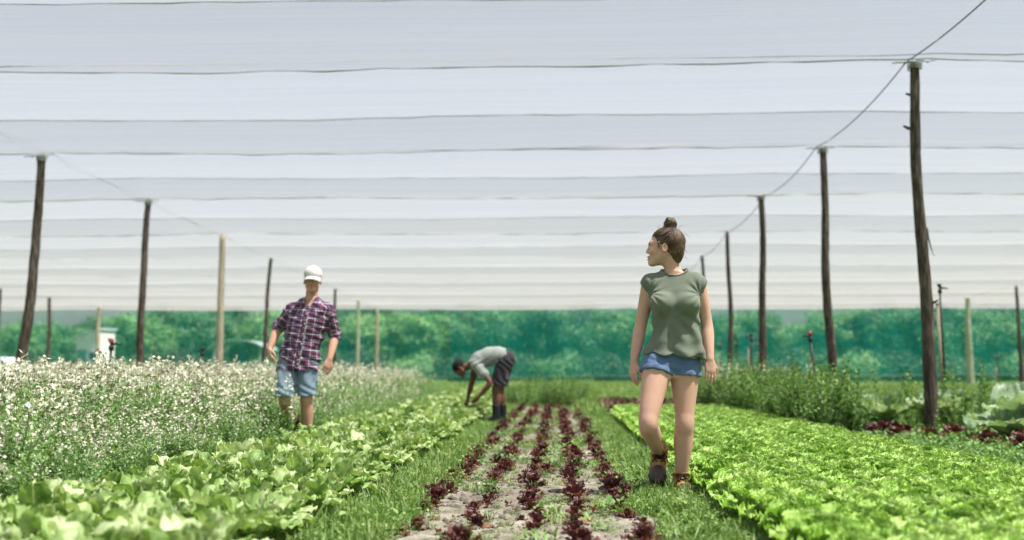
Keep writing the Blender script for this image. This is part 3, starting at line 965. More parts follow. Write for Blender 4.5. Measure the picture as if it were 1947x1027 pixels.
# --- frilly bright green lettuce (right bed)
fr_leaves = [leaf(0.062 * q, 0.058 * q, 8, 6, R(e0), R(e1), frill, 0.08, 0.013, 3, 0.004, 600 + k, 0.12)
             for k, (q, e0, e1) in enumerate([(1.1, 45, 5), (1.05, 50, 0), (1.15, 40, 10), (1.0, 72, 35), (1.0, 68, 30), (0.95, 75, 45), (0.8, 85, 65), (0.75, 88, 70), (0.8, 85, 75)])]
fr_plan = [(20, 0.068, 0.05, 0.0), (22, 0.052, 0.095, 0.0), (19, 0.026, 0.113, 0.0)]
fr_heads = [merged_head(head_layout(np.random.default_rng(700 + k), fr_plan), fr_leaves, M['frilly'], 'frilly_head') for k in range(5)]
spots = []
for X in np.linspace(0.98, 2.60, 10):
    y = 2.9 + rr.uniform(0, 0.17)
    while y < 16.6:
        spots.append((X + rr.normal(0, 0.02), y, rr.uniform(1.1, 1.25)))
        y += rr.normal(0.172, 0.015)
spots = [q for q in spots if in_frame(q[0], q[1])]
spots.sort(key=lambda q: q[1])
frrow = np.linspace(0.98, 2.60, 10); frcnt = [0] * 10
for i, (x, y, s) in enumerate(spots[:300]):
    j = int(np.argmin(abs(frrow - x))); frcnt[j] += 1
    o = link('frilly_lettuce', fr_heads[i % 5], loc=(x, y, 0.05), rot=(0, 0, rr.uniform(0, 6.28)), scl=s)
    tag(o, 'lime green frilly lettuce, %s row from the woman, %s from the camera' % (ordw[j], ordn(frcnt[j])), 'lettuce', 'bright frilly lettuces of the right bed')
far = spots[300:]
scatter('far_frilly_lettuces', fr_heads, [(x, y, 0.05) for x, y, s in far], [(0, 0, rr.uniform(0, 6.28)) for _ in far], np.array([s for *_, s in far]),
        'far part of the bright green frilly lettuce bed', 'lettuce bed')

# --- red lettuce
rd_leaves = [leaf(0.105 * q, 0.075 * q, 8, 7, R(e0), R(e1), frill, 0.12, 0.014, 3, 0.004, 800 + k, 0.14)
             for k, (q, e0, e1) in enumerate([(1.15, 40, 0), (1.1, 45, -5), (1.2, 35, 0), (1.1, 70, 30), (1.1, 66, 25), (1.0, 74, 40), (0.9, 86, 65), (0.85, 88, 70), (0.9, 85, 72)])]
rd_leaves += [leaf(0.12 * q, 0.075 * q, 5, 6, R(e0), R(e1), spoon, 0.22, 0.010, 2, 0.003, 830 + k) for k, (q, e0, e1) in enumerate([(1.0, 8, -14), (1.1, 14, -22), (0.9, 4, 4)])]
rd_me = [make_mesh('leaf', V, F, uv=U, mats=[M['red'] if k < 9 else M['wilt']]) for k, (V, F, U) in enumerate(rd_leaves)]
rd_layouts = []
for k in range(7):
    r = np.random.default_rng(900 + k)
    l = head_layout(r, [(6, 0.012, 0.012, 0.0), (6, 0.01, 0.025, 0.05), (4, 0.006, 0.035, 0.0)])
    for j in range(r.integers(0, 3)):
        l.append((9 + r.integers(0, 3), r.uniform(0, 6.28), r.uniform(0.8, 1.2), 0.02, 0.012, 0.0))
    rd_layouts.append(l)
small = [head_layout(np.random.default_rng(950 + k), [(4, 0.01, 0.01, 0.1), (3, 0.006, 0.02, 0.05)]) + [(9 + k % 3, 1.0 + k, 1.0, 0.02, 0.012, 0.0), (10, 3.0 + k, 0.8, 0.02, 0.012, 0.0)] for k in range(3)]
for l in small: rd_layouts.append([(k if k < 9 else k, a, s, o_, z, t) for (k, a, s, o_, z, t) in l])


def red_merged(l):
    A = Acc()
    for (k, a, s, off, z0, tl) in l:
        V, F, U = rd_leaves[k]
        A.add(rz(rx(V * s, tl) + [0, off, z0], a), F, U, 0 if k < 9 else 1)
    return A.mesh('red_head', [M['red'], M['wilt']])


rd_heads = [red_merged(l) for l in rd_layouts]
spots = []
for j, X in enumerate((-0.70, -0.43, -0.15, 0.11, 0.37)):
    y = 3.9 + rr.uniform(0, 0.2)
    while y < 21.3:
        near = y < 7.5
        if rr.random() > (0.26 if near else 0.08):
            s = (rr.uniform(0.5, 1.25) * 1.14 if near else rr.uniform(0.65, 1.15)) * 0.62
            if j < 2 and near: s *= 0.85
            if y > 14: s *= 1.1
            spots.append((X + rr.normal(0, 0.03), y, s, (7 + rr.integers(0, 3)) if (near and rr.random() < 0.4) else rr.integers(0, 7)))
        y += rr.normal(0.225, 0.03)
spots = [q for q in spots if in_frame(q[0], q[1]) and q[1] > 4.2]
spots.sort(key=lambda q: q[1])
rdcnt = [0] * 5
REDLAB = ['dark red lettuce in the %s red row from the left' % w for w in ('first', 'second', 'third', 'fourth', 'fifth')]
for i, (x, y, s, k) in enumerate(spots[:300]):
    j = int(np.argmin(abs(np.array((-0.70, -0.43, -0.15, 0.11, 0.37)) - x))); rdcnt[j] += 1
    lab = REDLAB[j] + ', %s from the camera' % ordn(rdcnt[j])
    if i < 60:
        place_head('red_lettuce', x, y, rd_layouts[k], rd_me, s, rr.uniform(0, 6.28), lab, 'lettuce', 'red lettuces of the middle rows', 0.012)
    else:
        tag(link('red_lettuce', rd_heads[k], loc=(x, y, 0.012), rot=(0, 0, rr.uniform(0, 6.28)), scl=s), lab, 'lettuce', 'red lettuces of the middle rows')
far = [(x, y, s) for x, y, s, k in spots[300:]]
for X in np.linspace(0.95, 2.6, 9):       # red patch behind the frilly bed
    for y in np.arange(17.2, 21.8, 0.24):
        far.append((X + rr.normal(0, 0.03), y + rr.normal(0, 0.03), rr.uniform(1.1, 1.5)))
for (cx, cy, n_) in ((3.78, 12.4, 9), (4.12, 11.9, 7), (4.72, 10.7, 10), (3.35, 13.0, 5)):   # red lettuces round the near post
    for _ in range(n_):
        far.append((cx + rr.normal(0, 0.17), cy + rr.normal(0, 0.2), rr.uniform(0.8, 1.3)))
scatter('far_red_lettuces', rd_heads[:7], [(x, y, 0.03) for x, y, s in far], [(0, 0, rr.uniform(0, 6.28)) for _ in far], [s for *_, s in far],
        'patches of dark red lettuce behind the frilly bed and round the near post', 'lettuce bed')

# --- big cabbages by the near post
cab_leaves = [leaf(0.50 * q, 0.42 * q, 15, 14, R(e0), R(e1), broad, 0.16 * c, 0.026, 5, 0.009, 1000 + k, 0.02)
              for k, (q, e0, e1, c) in enumerate([(1.0, 58, 12, 0.6), (1.05, 52, 0, 0.5), (0.95, 62, 20, 0.7), (0.9, 78, 45, 0.9), (0.95, 74, 38, 0.8), (0.85, 82, 55, 1.0), (0.5, 85, 70, 2.0), (0.5, 86, 75, 2.2), (0.45, 86, 80, 2.2)])]
cab_me = [make_mesh('leaf', V, F, uv=U, mats=[M['cab']]) for V, F, U in cab_leaves]
for i, (x, y, s, lab) in enumerate(((4.88, 11.5, 1.15, 'large cabbage with upright crinkled leaves near the right edge'),
                                    (4.92, 13.7, 1.08, 'large cabbage right behind the foot of the thick near post'),
                                    (4.15, 13.9, 1.0, 'large cabbage left of the thick near post'),
                                    (3.55, 14.2, 0.62, 'small cabbage at the foot of the nettles left of the near post'))):
    l = head_layout(np.random.default_rng(60 + i), [(6, 0.03, 0.03, 0.0), (5, 0.02, 0.06, -0.02), (3, 0.01, 0.1, 0.0)])
    place_head('cabbage', x, y, l, cab_me, s, i * 1.1, lab, 'cabbage', 'big cabbages by the near post', 0.0)


# --- nettle-like weeds
def nettle(seed, H=0.75, nodes=13, lw=0.10):
    r = np.random.default_rng(seed)
    A = Acc()
    bend = r.normal(0, 0.10, 2)
    mb = MB().tube([[bend[0] * t * t * H, bend[1] * t * t * H, t * H] for t in np.linspace(0, 1, 6)], np.linspace(0.006, 0.0025, 6), n=5, cap=False)
    A.add(np.concatenate(mb.V), np.array(mb.F), np.concatenate(mb.U), 1)
    for j in range(nodes):
        t = 0.10 + 0.90 * j / (nodes - 1)
        p = np.array([bend[0] * t * t * H, bend[1] * t * t * H, t * H])
        s = lw * (1.1 - 0.75 * t ** 2.2) * r.uniform(0.8, 1.2)
        a0 = j * 1.57 + r.normal(0, 0.2)
        for q in range(2 if t < 0.93 else 4):
            V, F, U = leaf(s, s * 0.52, 3, 5, R(40 if t < .9 else 65), R(-30 + 60 * t), ovate, 0.12, 0.003, 3, 0, seed * 50 + j * 3 + q)
            A.add(rz(V, a0 + q * (3.14 if t < 0.93 else 1.57)) + p, F, U, 0)
    return A.mesh('nettle', [M['weed'], M['weedstem']])


nets = [nettle(k, 0.62 + 0.06 * (k % 4), 11 + k % 3) for k in range(6)]
lowweeds = []
for k in range(5):
    r = np.random.default_rng(1200 + k)
    A = Acc()
    for j in range(34):
        s = r.uniform(0.022, 0.055)
        V, F, U = leaf(s, s * r.uniform(0.45, 0.8), 3, 4, R(r.uniform(20, 75)), R(r.uniform(-20, 30)), ovate, 0.1, 0.002, 2, 0, 1200 + k * 60 + j)
        A.add(rz(V, r.uniform(0, 6.28)) + [r.normal(0, 0.05), r.normal(0, 0.05), r.uniform(0.0, 0.09)], F, U, 0)
    lowweeds.append(A.mesh('low_weed', [M['weed']]))
tallweed = []
for k in range(5):       # loose leafy bush
    r = np.random.default_rng(1300 + k)
    A = Acc()
    for j in range(7):
        a, t0 = r.uniform(0, 6.28), r.uniform(0.05, 0.28); H = r.uniform(0.35, 0.62)
        e = np.array([math.cos(a) * t0, math.sin(a) * t0, H])
        mb = MB().tube([[0, 0, 0], e * [0.5, 0.5, 0.55], e], [0.005, 0.004, 0.002], n=4, cap=False)
        A.add(np.concatenate(mb.V), np.array(mb.F), np.concatenate(mb.U), 1)
        for q in range(12):
            t = r.uniform(0.2, 1.0); s = r.uniform(0.035, 0.075) * (1.15 - 0.5 * t)
            V, F, U = leaf(s, s * 0.5, 3, 4, R(r.uniform(20, 70)), R(r.uniform(-25, 20)), ovate, 0.1, 0.002, 2, 0, 1300 + k * 90 + j * 13 + q)
            A.add(rz(V, r.uniform(0, 6.28)) + e * [t, t, t] , F, U, 0)
    tallweed.append(A.mesh('leafy_weed', [M['weed'], M['weedstem']]))


def pts(n, x0, x1, y0, y1, f=None, r=rr):
    P = np.stack([r.uniform(x0, x1, n), r.uniform(y0, y1, n), np.zeros(n)], 1)
    return P if f is None else P[f(P[:, 0], P[:, 1])]


def rots(P, tilt=0.12): return np.stack([rr.normal(0, tilt, len(P)), rr.normal(0, tilt, len(P)), rr.uniform(0, 6.28, len(P))], 1)


# individual tall nettles one can tell apart at right (left of the near post)
NET = [(3.18, 13.0, 1.0), (3.06, 13.2, 0.86), (3.33, 13.4, 0.9), (3.45, 13.1, 0.72), (2.95, 13.8, 0.82), (3.6, 13.6, 0.62), (3.0, 14.6, 0.95), (2.75, 15.0, 0.9), (3.2, 14.8, 0.8),
       (2.6, 15.9, 0.95), (2.85, 16.2, 0.85), (3.1, 16.0, 0.75), (3.75, 12.6, 0.55), (2.72, 14.2, 0.72), (3.4, 12.4, 0.6), (5.6, 12.6, 0.55), (4.05, 11.5, 0.5), (5.15, 12.3, 0.62), (3.55, 12.9, 0.95), (3.42, 12.7, 0.85), (3.68, 13.2, 0.8), (3.75, 12.9, 0.66)]
for i, (x, y, s) in enumerate(NET):
    tag(link('nettle', nets[i % 6], loc=(x, y, 0.0), rot=(0, 0, i * 1.3), scl=s * 1.3),
        'tall leafy nettle beside the bright lettuce bed, %s from the left' % ordw[sorted(range(len(NET)), key=lambda q: NET[q][0] / NET[q][1]).index(i)], 'nettle', 'nettles in the weedy strip')
P = np.concatenate([pts(1350, 2.66, 4.5, 13.0, 20.5, lambda x, y: x < 2.95 + (y - 12.4) * 0.45), pts(90, 2.72, 3.25, 11.4, 13.2), pts(150, 4.7, 8.0, 12.4, 16.5)])
scatter('nettle_thicket', nets + tallweed, P, rots(P), rr.uniform(0.6, 1.22, len(P)), 'green weed thicket between the bright lettuce bed and the posts', 'weeds')
P = np.concatenate([pts(900, 2.70, 6.2, 7.0, 14.0, lambda x, y: x < 2.9 + (y - 6) * 0.5), pts(500, 2.66, 3.3, 7.5, 13)])
scatter('low_weeds', lowweeds, P, rots(P), rr.uniform(0.6, 1.25, len(P)), 'low green weeds along the right edge of the lettuce bed', 'weeds')
P = np.concatenate([pts(230, -1.25, 0.75, 21.6, 26.5), pts(60, -0.6, 0.5, 21.3, 23)])
scatter('dark_weeds', tallweed + nets, P, rots(P, 0.2), rr.uniform(0.45, 1.0, len(P)), 'dark green weeds closing the far end of the red rows', 'weeds')

# --- grass and clover in the paths
tufts = []
for k in range(6):
    r = np.random.default_rng(1400 + k)
    A = Acc()
    for j in range(24):
        L = r.uniform(0.03, 0.10)
        V, F, U = leaf(L, 0.0045, 2, 4, R(r.uniform(55, 88)), R(r.uniform(-10, 70)), lance, 0, 0, 1, 0, j)
        A.add(rz(V, r.uniform(0, 6.28)) + [r.normal(0, 0.03), r.normal(0, 0.03), 0], F, U, 0)
    for j in range(20 if k < 4 else 6):
        s = r.uniform(0.012, 0.028)
        V, F, U = leaf(s, s * 0.75, 3, 3, R(r.uniform(0, 50)), R(r.uniform(-20, 20)), ovate, 0.1, 0, 1, 0, j)
        A.add(rz(V, r.uniform(0, 6.28)) + [r.normal(0, 0.045), r.normal(0, 0.045), r.uniform(0.005, 0.055)], F, U, 0)
    tufts.append(A.mesh('grass_tuft', [M['grass']]))


def dens(P, k=0.0, s=3.0, sd=5):
    return P[vnoise(P[:, 0], P[:, 1], s, sd) + rr.normal(0, 0.35, len(P)) > k]


near = lambda a, b, n_: np.concatenate([pts(int(n_ * .55), a, b, 3.5, 9), pts(int(n_ * .45), a, b, 9, 22)])
P = np.concatenate([dens(near(-1.22, -0.80, 4200), -0.45, 2.2, 21), dens(near(-0.90, -0.62, 350), 0.1), dens(near(0.42, 0.66, 1300), 0.0), dens(near(0.56, 0.98, 4200), -0.40, 2.2, 22)])
P[:, 2] = 0.006
scatter('path_grass', tufts, P, rots(P), np.minimum(rr.gamma(6.0, 0.115, len(P)) + 0.2, 1.5), 'grass and clover on the two paths beside the red rows', 'grass')
P = np.concatenate([dens(near(-1.2, -0.72, 420), 0.2, 1.7, 31), dens(near(0.5, 0.98, 420), 0.2, 1.7, 32)])
scatter('tall_grass', tufts[5:], P, rots(P, 0.2), rr.uniform(1.0, 2.6, len(P)) * 0.8, 'taller grass tufts standing up from the clover of the paths', 'grass')
P = np.concatenate([dens(pts(900, -0.8, 0.55, 3.8, 10), 0.25, 2.5, 9), dens(pts(1600, -0.8, 0.55, 10, 21), 0.1, 2.5, 9)])
P[:, 2] = 0.015
scatter('sparse_weeds', tufts + lowweeds[:1], P, rots(P), rr.uniform(0.4, 0.9, len(P)), 'sparse grass and seedlings on the pale soil', 'grass')
n = 240
P = np.stack([rr.uniform(-0.85, 0.6, n), 4.0 + 9 * rr.random(n) ** 1.5, np.full(n, 0.024)], 1)
scatter('dry_leaf_litter', rd_me[9:12], P, np.stack([rr.normal(0, 0.25, n), rr.normal(0, 0.25, n), rr.uniform(0, 6.28, n)], 1), rr.uniform(0.2, 0.65, n), 'brown dry leaf litter lying on the pale soil', 'leaf litter')
P = np.concatenate([pts(5200, 2.7, 26, 14, 51, lambda x, y: (x < 0.52 * y)), pts(2400, 0.4, 4.4, 16, 51), pts(1500, -3, 0.6, 26, 51), pts(1600, -26, -2.6, 27, 51), pts(700, -2.56, 3, 39.5, 51)])
scatter('field_grass', tufts, P, rots(P), rr.uniform(1.6, 3.4, len(P)), 'rough green grass of the field in front of the far net', 'grass')

# --- rocket in flower (left field)
def rocket(seed, bloom=True):
    r = np.random.default_rng(seed)
    A = Acc()
    nb = r.integers(4, 7)
    for j in range(nb):
        a = r.uniform(0, 6.28); sp = r.uniform(0.02, 0.17); H = r.uniform(0.50, 0.90)
        e = np.array([math.cos(a) * sp, math.sin(a) * sp, H])
        mb = MB().tube([[0, 0, 0], e * [0.35, 0.35, 0.5], e], [0.004, 0.003, 0.0015], n=3, cap=False)
        A.add(np.concatenate(mb.V), np.array(mb.F), np.concatenate(mb.U), 1)
        nf = (r.integers(5, 9) if r.random() < 0.72 else 0) if bloom else r.integers(0, 2)
        for q in range(nf):
            t = 1 - 0.17 * r.random() ** 1.1
            p = e * [t, t, t] + [r.normal(0, 0.014), r.normal(0, 0.014), 0]
            s = r.uniform(0.011, 0.018)
            az = r.uniform(0, 6.28); tl = r.uniform(0.2, 1.3)
            for w in range(2):
                V = np.array([(-s, -s * 0.33, 0), (s, -s * 0.33, 0), (s, s * 0.33, 0), (-s, s * 0.33, 0)])
                V = rz(rx(rz(V, w * 1.57), tl), az) + p + [0, 0, 0.0008 * w]
                A.add(V, np.array([[0, 1, 2, 3]]), np.tile([[0.7, 0.5]], (4, 1)), 2)
        for q in range(2 if r.random() < 0.45 else 0):
            p = e + [r.normal(0, 0.007), r.normal(0, 0.007), 0.006 + 0.012 * r.random()]
            s = 0.006
            V = np.array([(-s, 0, 0), (s, 0, 0), (0, 0, s * 2), (0, s, s * .6), (0, -s, s * .6), (0, 0, -s)])
            A.add(V + p, np.array([[0, 5, 3, 2], [3, 5, 1, 2], [1, 5, 4, 2], [4, 5, 0, 2]]), np.tile([[0.7, 0.5]], (6, 1)), 3)
        for q in range(19 if bloom else 30):
            t = r.uniform(0.04, 0.82 if bloom else 1.0); s = r.uniform(0.045, 0.105) * (1.15 - 0.6 * t)
            V, F, U = leaf(s, s * 0.36, 3, 4, R(r.uniform(10, 70)), R(r.uniform(-35, 25)), lance, 0.1, 0.003, 2, 0, seed * 90 + j * 16 + q)
            A.add(rz(V, r.uniform(0, 6.28)) + e * [t, t, t] + [r.normal(0, 0.03), r.normal(0, 0.03), 0], F, U, 0)
    return A.mesh('flowering_rocket', [M['rocket'], M['weedstem'], M['petal'], M['bud']])


rk = [rocket(1500 + k) for k in range(8)]
def flower_zone(x, y): return (x > -0.56 * y - 1.2) & (x < -2.50 - 0.10 * np.maximum(0, y - 18) + 0.1 * np.sin(y * 2.1))
P = np.concatenate([pts(6200, -8, -2.5, 3.6, 12, flower_zone), pts(12000, -16, -2.5, 12, 27, flower_zone)])
P = P[~((P[:, 0] > -2.86 + 0.12 * np.sin(P[:, 1] * 9)) & (abs(P[:, 1] - 9.95) < 0.75))]
hs = 0.86 + 0.10 * vnoise(P[:, 0], P[:, 1], 0.7, 3) + rr.normal(0, 0.14, len(P))
edge = np.clip((-2.38 - P[:, 0]) / 1.0, 0, 1)
hs *= 0.50 + 0.50 * edge
hs[rr.random(len(P)) < 0.02] *= 1.13
scatter('flowering_rocket', rk, P, rots(P, 0.16), np.clip(hs * 0.93, 0.4, 1.05), 'cream flowered rocket plants filling the field at left', 'flower field')
rg_ = [rocket(1600 + k, False) for k in range(4)]
P = np.concatenate([pts(1700, -3.3, -2.36, 3.6, 25), pts(1500, -6.5, -3.0, 3.6, 10, lambda x, y: x > -0.56 * y - 1.2)])
P = P[~((P[:, 0] > -2.86 + 0.12 * np.sin(P[:, 1] * 9)) & (abs(P[:, 1] - 9.95) < 0.75))]
scatter('rocket_foliage', rg_, P, rots(P, 0.2), (0.42 + 0.33 * np.clip((-2.45 - P[:, 0]) / 0.8, 0, 1)) * rr.uniform(0.8, 1.15, len(P)), 'leafy green skirt of the flower field beside the lettuces', 'flower field')
P = pts(240, 2.75, 4.9, 17.2, 27, lambda x, y: x > 2.2 + 0.02 * y)
scatter('pale_weeds', rk + tallweed, P, rots(P, 0.12), rr.uniform(0.75, 1.05, len(P)), 'pale flowering weeds round the foot of the right-hand posts', 'weeds', )
# a few rocket stems that stand in front of the walking man
for i, (x, y, s) in enumerate(((-2.62, 9.85, 1.02), (-2.50, 9.75, 0.80), (-2.78, 9.9, 0.92))):
    tag(link('flowering_rocket', rk[i], loc=(x, y, 0), rot=(0.05, 0.03, i * 2.0), scl=s), ('tallest cream flowering stem right in front of the walking man', 'short cream flowering stem right of the one before the walking man', 'cream flowering stem left of the one before the walking man')[i], 'flower', 'flower stems before the man')

# ------------------------------------------------------------------ people: smooth implicit surfaces turned into one mesh each
def v3(*a): return np.array(a, float)


def unit(v): return np.asarray(v, float) / np.linalg.norm(v)


class Field:
    def __init__(s, lo, hi, h):
        s.lo, s.h = np.array(lo, float), h
        s.n = np.ceil((np.array(hi, float) - s.lo) / h).astype(int) + 1
        s.F = np.full(s.n, 1.0, np.float32)

    def box(s, lo, hi):
        a = np.clip(np.floor((np.asarray(lo) - s.lo) / s.h).astype(int), 0, s.n)
        b = np.clip(np.ceil((np.asarray(hi) - s.lo) / s.h).astype(int) + 1, 0, s.n)
        sl = tuple(slice(i, j) for i, j in zip(a, b))
        ax = [s.lo[k] + s.h * np.arange(a[k], b[k]) for k in range(3)]
        P = np.stack(np.meshgrid(*ax, indexing='ij'), -1)
        return sl, P

    def put(s, sl, d, k, op='add'):
        A = s.F[sl]
        d = d.astype(np.float32)
        if op == 'sub':
            d = -d
            h = np.clip(0.5 - 0.5 * (d - A) / k, 0, 1)
            s.F[sl] = d + (A - d) * h + k * h * (1 - h)
        else:
            h = np.clip(0.5 + 0.5 * (d - A) / k, 0, 1)
            s.F[sl] = d + (A - d) * h - k * h * (1 - h)

    def cap(s, a, b, ra, rb, k=0.02, op='add', flat=None):
        a, b = np.asarray(a, float), np.asarray(b, float)
        m = max(ra, rb) + k + 0.02
        sl, P = s.box(np.minimum(a, b) - m, np.maximum(a, b) + m)
        if P.size == 0: return s
        ab = b - a
        t = np.clip(((P - a) @ ab) / (ab @ ab + 1e-12), 0, 1)
        q = P - a - t[..., None] * ab
        if flat is not None:       # (axis, factor): squash the section along an axis
            ax = unit(flat[0]); c = q @ ax
            q = q + (c * (1 / flat[1] - 1))[..., None] * ax
        s.put(sl, np.linalg.norm(q, axis=-1) - (ra + (rb - ra) * t), k, op)
        return s

    def chain(s, pts_, rads, k=0.02):
        Q = np.concatenate([np.array(pts_, float), np.array(rads, float)[:, None]], 1)
        for _ in range(2):
            A, B = Q[:-1], Q[1:]
            N = np.empty((2 * len(A), 4)); N[0::2] = 0.75 * A + 0.25 * B; N[1::2] = 0.25 * A + 0.75 * B
            Q = np.concatenate([Q[:1], N[1:-1], Q[-1:]])
        m = Q[:, 3].max() + k + 0.02
        tmp = Field.__new__(Field); tmp.lo, tmp.h, tmp.n = s.lo, s.h, s.n
        i0 = np.clip(np.floor((Q[:, :3].min(0) - m - s.lo) / s.h).astype(int), 0, s.n)
        i1 = np.clip(np.ceil((Q[:, :3].max(0) + m - s.lo) / s.h).astype(int) + 1, 0, s.n)
        D = np.full(i1 - i0, 1.0, np.float32)
        for (a, b) in zip(Q[:-1], Q[1:]):
            mm = max(a[3], b[3]) + k + 0.012
            sl, P = s.box(np.minimum(a[:3], b[:3]) - mm, np.maximum(a[:3], b[:3]) + mm)
            if P.size == 0: continue
            P = P.astype(np.float32)
            ba = (b - a)[:3].astype(np.float32); l2 = float(ba @ ba); rr_ = float(a[3] - b[3]); a2 = l2 - rr_ * rr_; il2 = 1 / l2
            pa = P - a[:3].astype(np.float32)
            y = pa @ ba; z = y - l2
            w = pa * l2 - y[..., None] * ba
            x2 = np.einsum('...i,...i', w, w); y2 = y * y * l2; z2 = z * z * l2
            kk = np.sign(rr_) * rr_ * rr_ * x2
            d = (np.sqrt(x2 * max(a2, 1e-9) * il2) + y * rr_) * il2 - a[3]
            c2 = np.sign(y) * a2 * y2 < kk
            d[c2] = (np.sqrt(x2[c2] + y2[c2]) * il2 - a[3])
            c1 = np.sign(z) * a2 * z2 > kk
            d[c1] = (np.sqrt(x2[c1] + z2[c1]) * il2 - b[3])
            q = tuple(slice(u.start - o_, u.stop - o_) for u, o_ in zip(sl, i0))
            D[q] = np.minimum(D[q], d)
        s.put(tuple(slice(u, v) for u, v in zip(i0, i1)), D, k)
        return s

    def ell(s, c, r, k=0.02, Rm=None, op='add'):
        c, r = np.asarray(c, float), np.asarray(r, float)
        m = r.max() + k + 0.02
        sl, P = s.box(c - m, c + m)
        if P.size == 0: return s
        q = P - c
        if Rm is not None: q = q @ Rm
        k0 = np.linalg.norm(q / r, axis=-1); k1 = np.linalg.norm(q / r ** 2, axis=-1)
        s.put(sl, k0 * (k0 - 1) / (k1 + 1e-9), k, op)
        return s

    def stack(s, rows, k=0.02, pad=0.0, ez=None):
        """rows: z, cx, cy, rx, ry_front, ry_back"""
        T = np.array(rows, float); T = T[np.argsort(T[:, 0])]
        lo = [(T[:, 1] - T[:, 3]).min() - 0.06, (T[:, 2] - T[:, 4]).min() - 0.06, T[0, 0] - 0.05]
        hi = [(T[:, 1] + T[:, 3]).max() + 0.06, (T[:, 2] + T[:, 5]).max() + 0.06, T[-1, 0] + 0.05]
        sl, P = s.box(lo, hi)
        zc = P[0, 0, :, 2]
        f = lambda j: np.interp(zc, T[:, 0], T[:, j])[None, None, :]
        rx_, rf, rb = f(3) + pad, f(4) + pad, f(5) + pad
        dx, dy = P[..., 0] - f(1), P[..., 1] - f(2)
        ry = np.where(dy < 0, rf, rb)
        e = 2.3 if ez is None else np.interp(zc, *ez)[None, None, :]
        q = (np.abs(dx / rx_) ** e + np.abs(dy / ry) ** e) ** (1 / e)
        d = (q - 1) * np.minimum(rx_, ry)
        d = np.maximum(d, np.maximum(T[0, 0] - P[..., 2], P[..., 2] - T[-1, 0]))
        s.put(sl, d, k)
        return s

    def clip(s, p, n, soft=0.004):
        """keep the side the normal points away from"""
        sl, P = s.box(s.lo, s.lo + s.h * s.n)
        d = ((P - np.asarray(p, float)) @ unit(n)).astype(np.float32)
        A = s.F
        h = np.clip(0.5 - 0.5 * (d - A) / soft, 0, 1)
        s.F = d + (A - d) * h + soft * h * (1 - h)
        return s

    def warp(s, fn):
        sl, P = s.box(s.lo, s.lo + s.h * s.n)
        m = np.abs(s.F) < 0.05
        s.F[m] += fn(P[m]).astype(np.float32)
        return s

    def mesh(s, name, mat, uvf=None, smooth=2):
        F = s.F
        I = F < 0
        nx, ny, nz = F.shape
        c = I[:-1, :-1, :-1].astype(np.int8)
        cnt = np.zeros((nx - 1, ny - 1, nz - 1), np.int8)
        offs = [(i, j, k) for i in (0, 1) for j in (0, 1) for k in (0, 1)]
        for (i, j, k) in offs:
            cnt += I[i:nx - 1 + i, j:ny - 1 + j, k:nz - 1 + k]
        act = np.argwhere((cnt > 0) & (cnt < 8))
        vals = np.stack([F[act[:, 0] + i, act[:, 1] + j, act[:, 2] + k] for (i, j, k) in offs], 1)
        oa = np.array(offs, float)
        acc = np.zeros((len(act), 3)); w = np.zeros(len(act))
        for a in range(8):
            for b in range(a + 1, 8):
                if np.abs(oa[a] - oa[b]).sum() != 1: continue
                m = (vals[:, a] < 0) != (vals[:, b] < 0)
                t = vals[m, a] / (vals[m, a] - vals[m, b])
                acc[m] += oa[a] + t[:, None] * (oa[b] - oa[a]); w[m] += 1
        V = (act + acc / w[:, None]) * s.h + s.lo
        ids = np.full(cnt.shape, -1, np.int32)
        ids[tuple(act.T)] = np.arange(len(act))
        Q = []
        for ax in range(3):
            sa = [slice(None)] * 3; sb = [slice(None)] * 3
            sa[ax] = slice(0, -1); sb[ax] = slice(1, None)
            A, B = I[tuple(sa)], I[tuple(sb)]
            e = np.argwhere(A != B)
            u, v = [(1, 2), (2, 0), (0, 1)][ax]
            ok = (e[:, u] > 0) & (e[:, v] > 0) & (e[:, u] < F.shape[u] - 1) & (e[:, v] < F.shape[v] - 1)
            e = e[ok]
            flip = ~A[tuple(e.T)]
            def cell(du, dv):
                q = e.copy(); q[:, u] += du; q[:, v] += dv
                return ids[tuple(q.T)]
            q = np.stack([cell(-1, -1), cell(0, -1), cell(0, 0), cell(-1, 0)], 1)
            q[flip] = q[flip][:, ::-1]
            Q.append(q)
        Q = np.concatenate(Q)
        for _ in range(smooth):
            S = np.zeros_like(V); N = np.zeros(len(V))
            for a, b in ((0, 1), (1, 2), (2, 3), (3, 0)):
                np.add.at(S, Q[:, a], V[Q[:, b]]); np.add.at(N, Q[:, a], 1)
                np.add.at(S, Q[:, b], V[Q[:, a]]); np.add.at(N, Q[:, b], 1)
            V = 0.5 * V + 0.5 * S / N[:, None]
        return make_mesh(name, V, Q, uv=None if uvf is None else uvf(V), mats=[mat])


class Frame:
    """a local frame: forward f, up u; local axes x = the person's left, y = backwards, z = up"""
    def __init__(s, o, fwd, up, sc=1.0):
        y = -unit(fwd); z = np.asarray(up, float); z = unit(z - y * (z @ y)); x = np.cross(y, z)
        s.o, s.R, s.s = np.asarray(o, float), np.stack([x, y, z], 1), sc
    def __call__(s, *p): return s.o + s.R @ (np.array(p, float) * s.s)


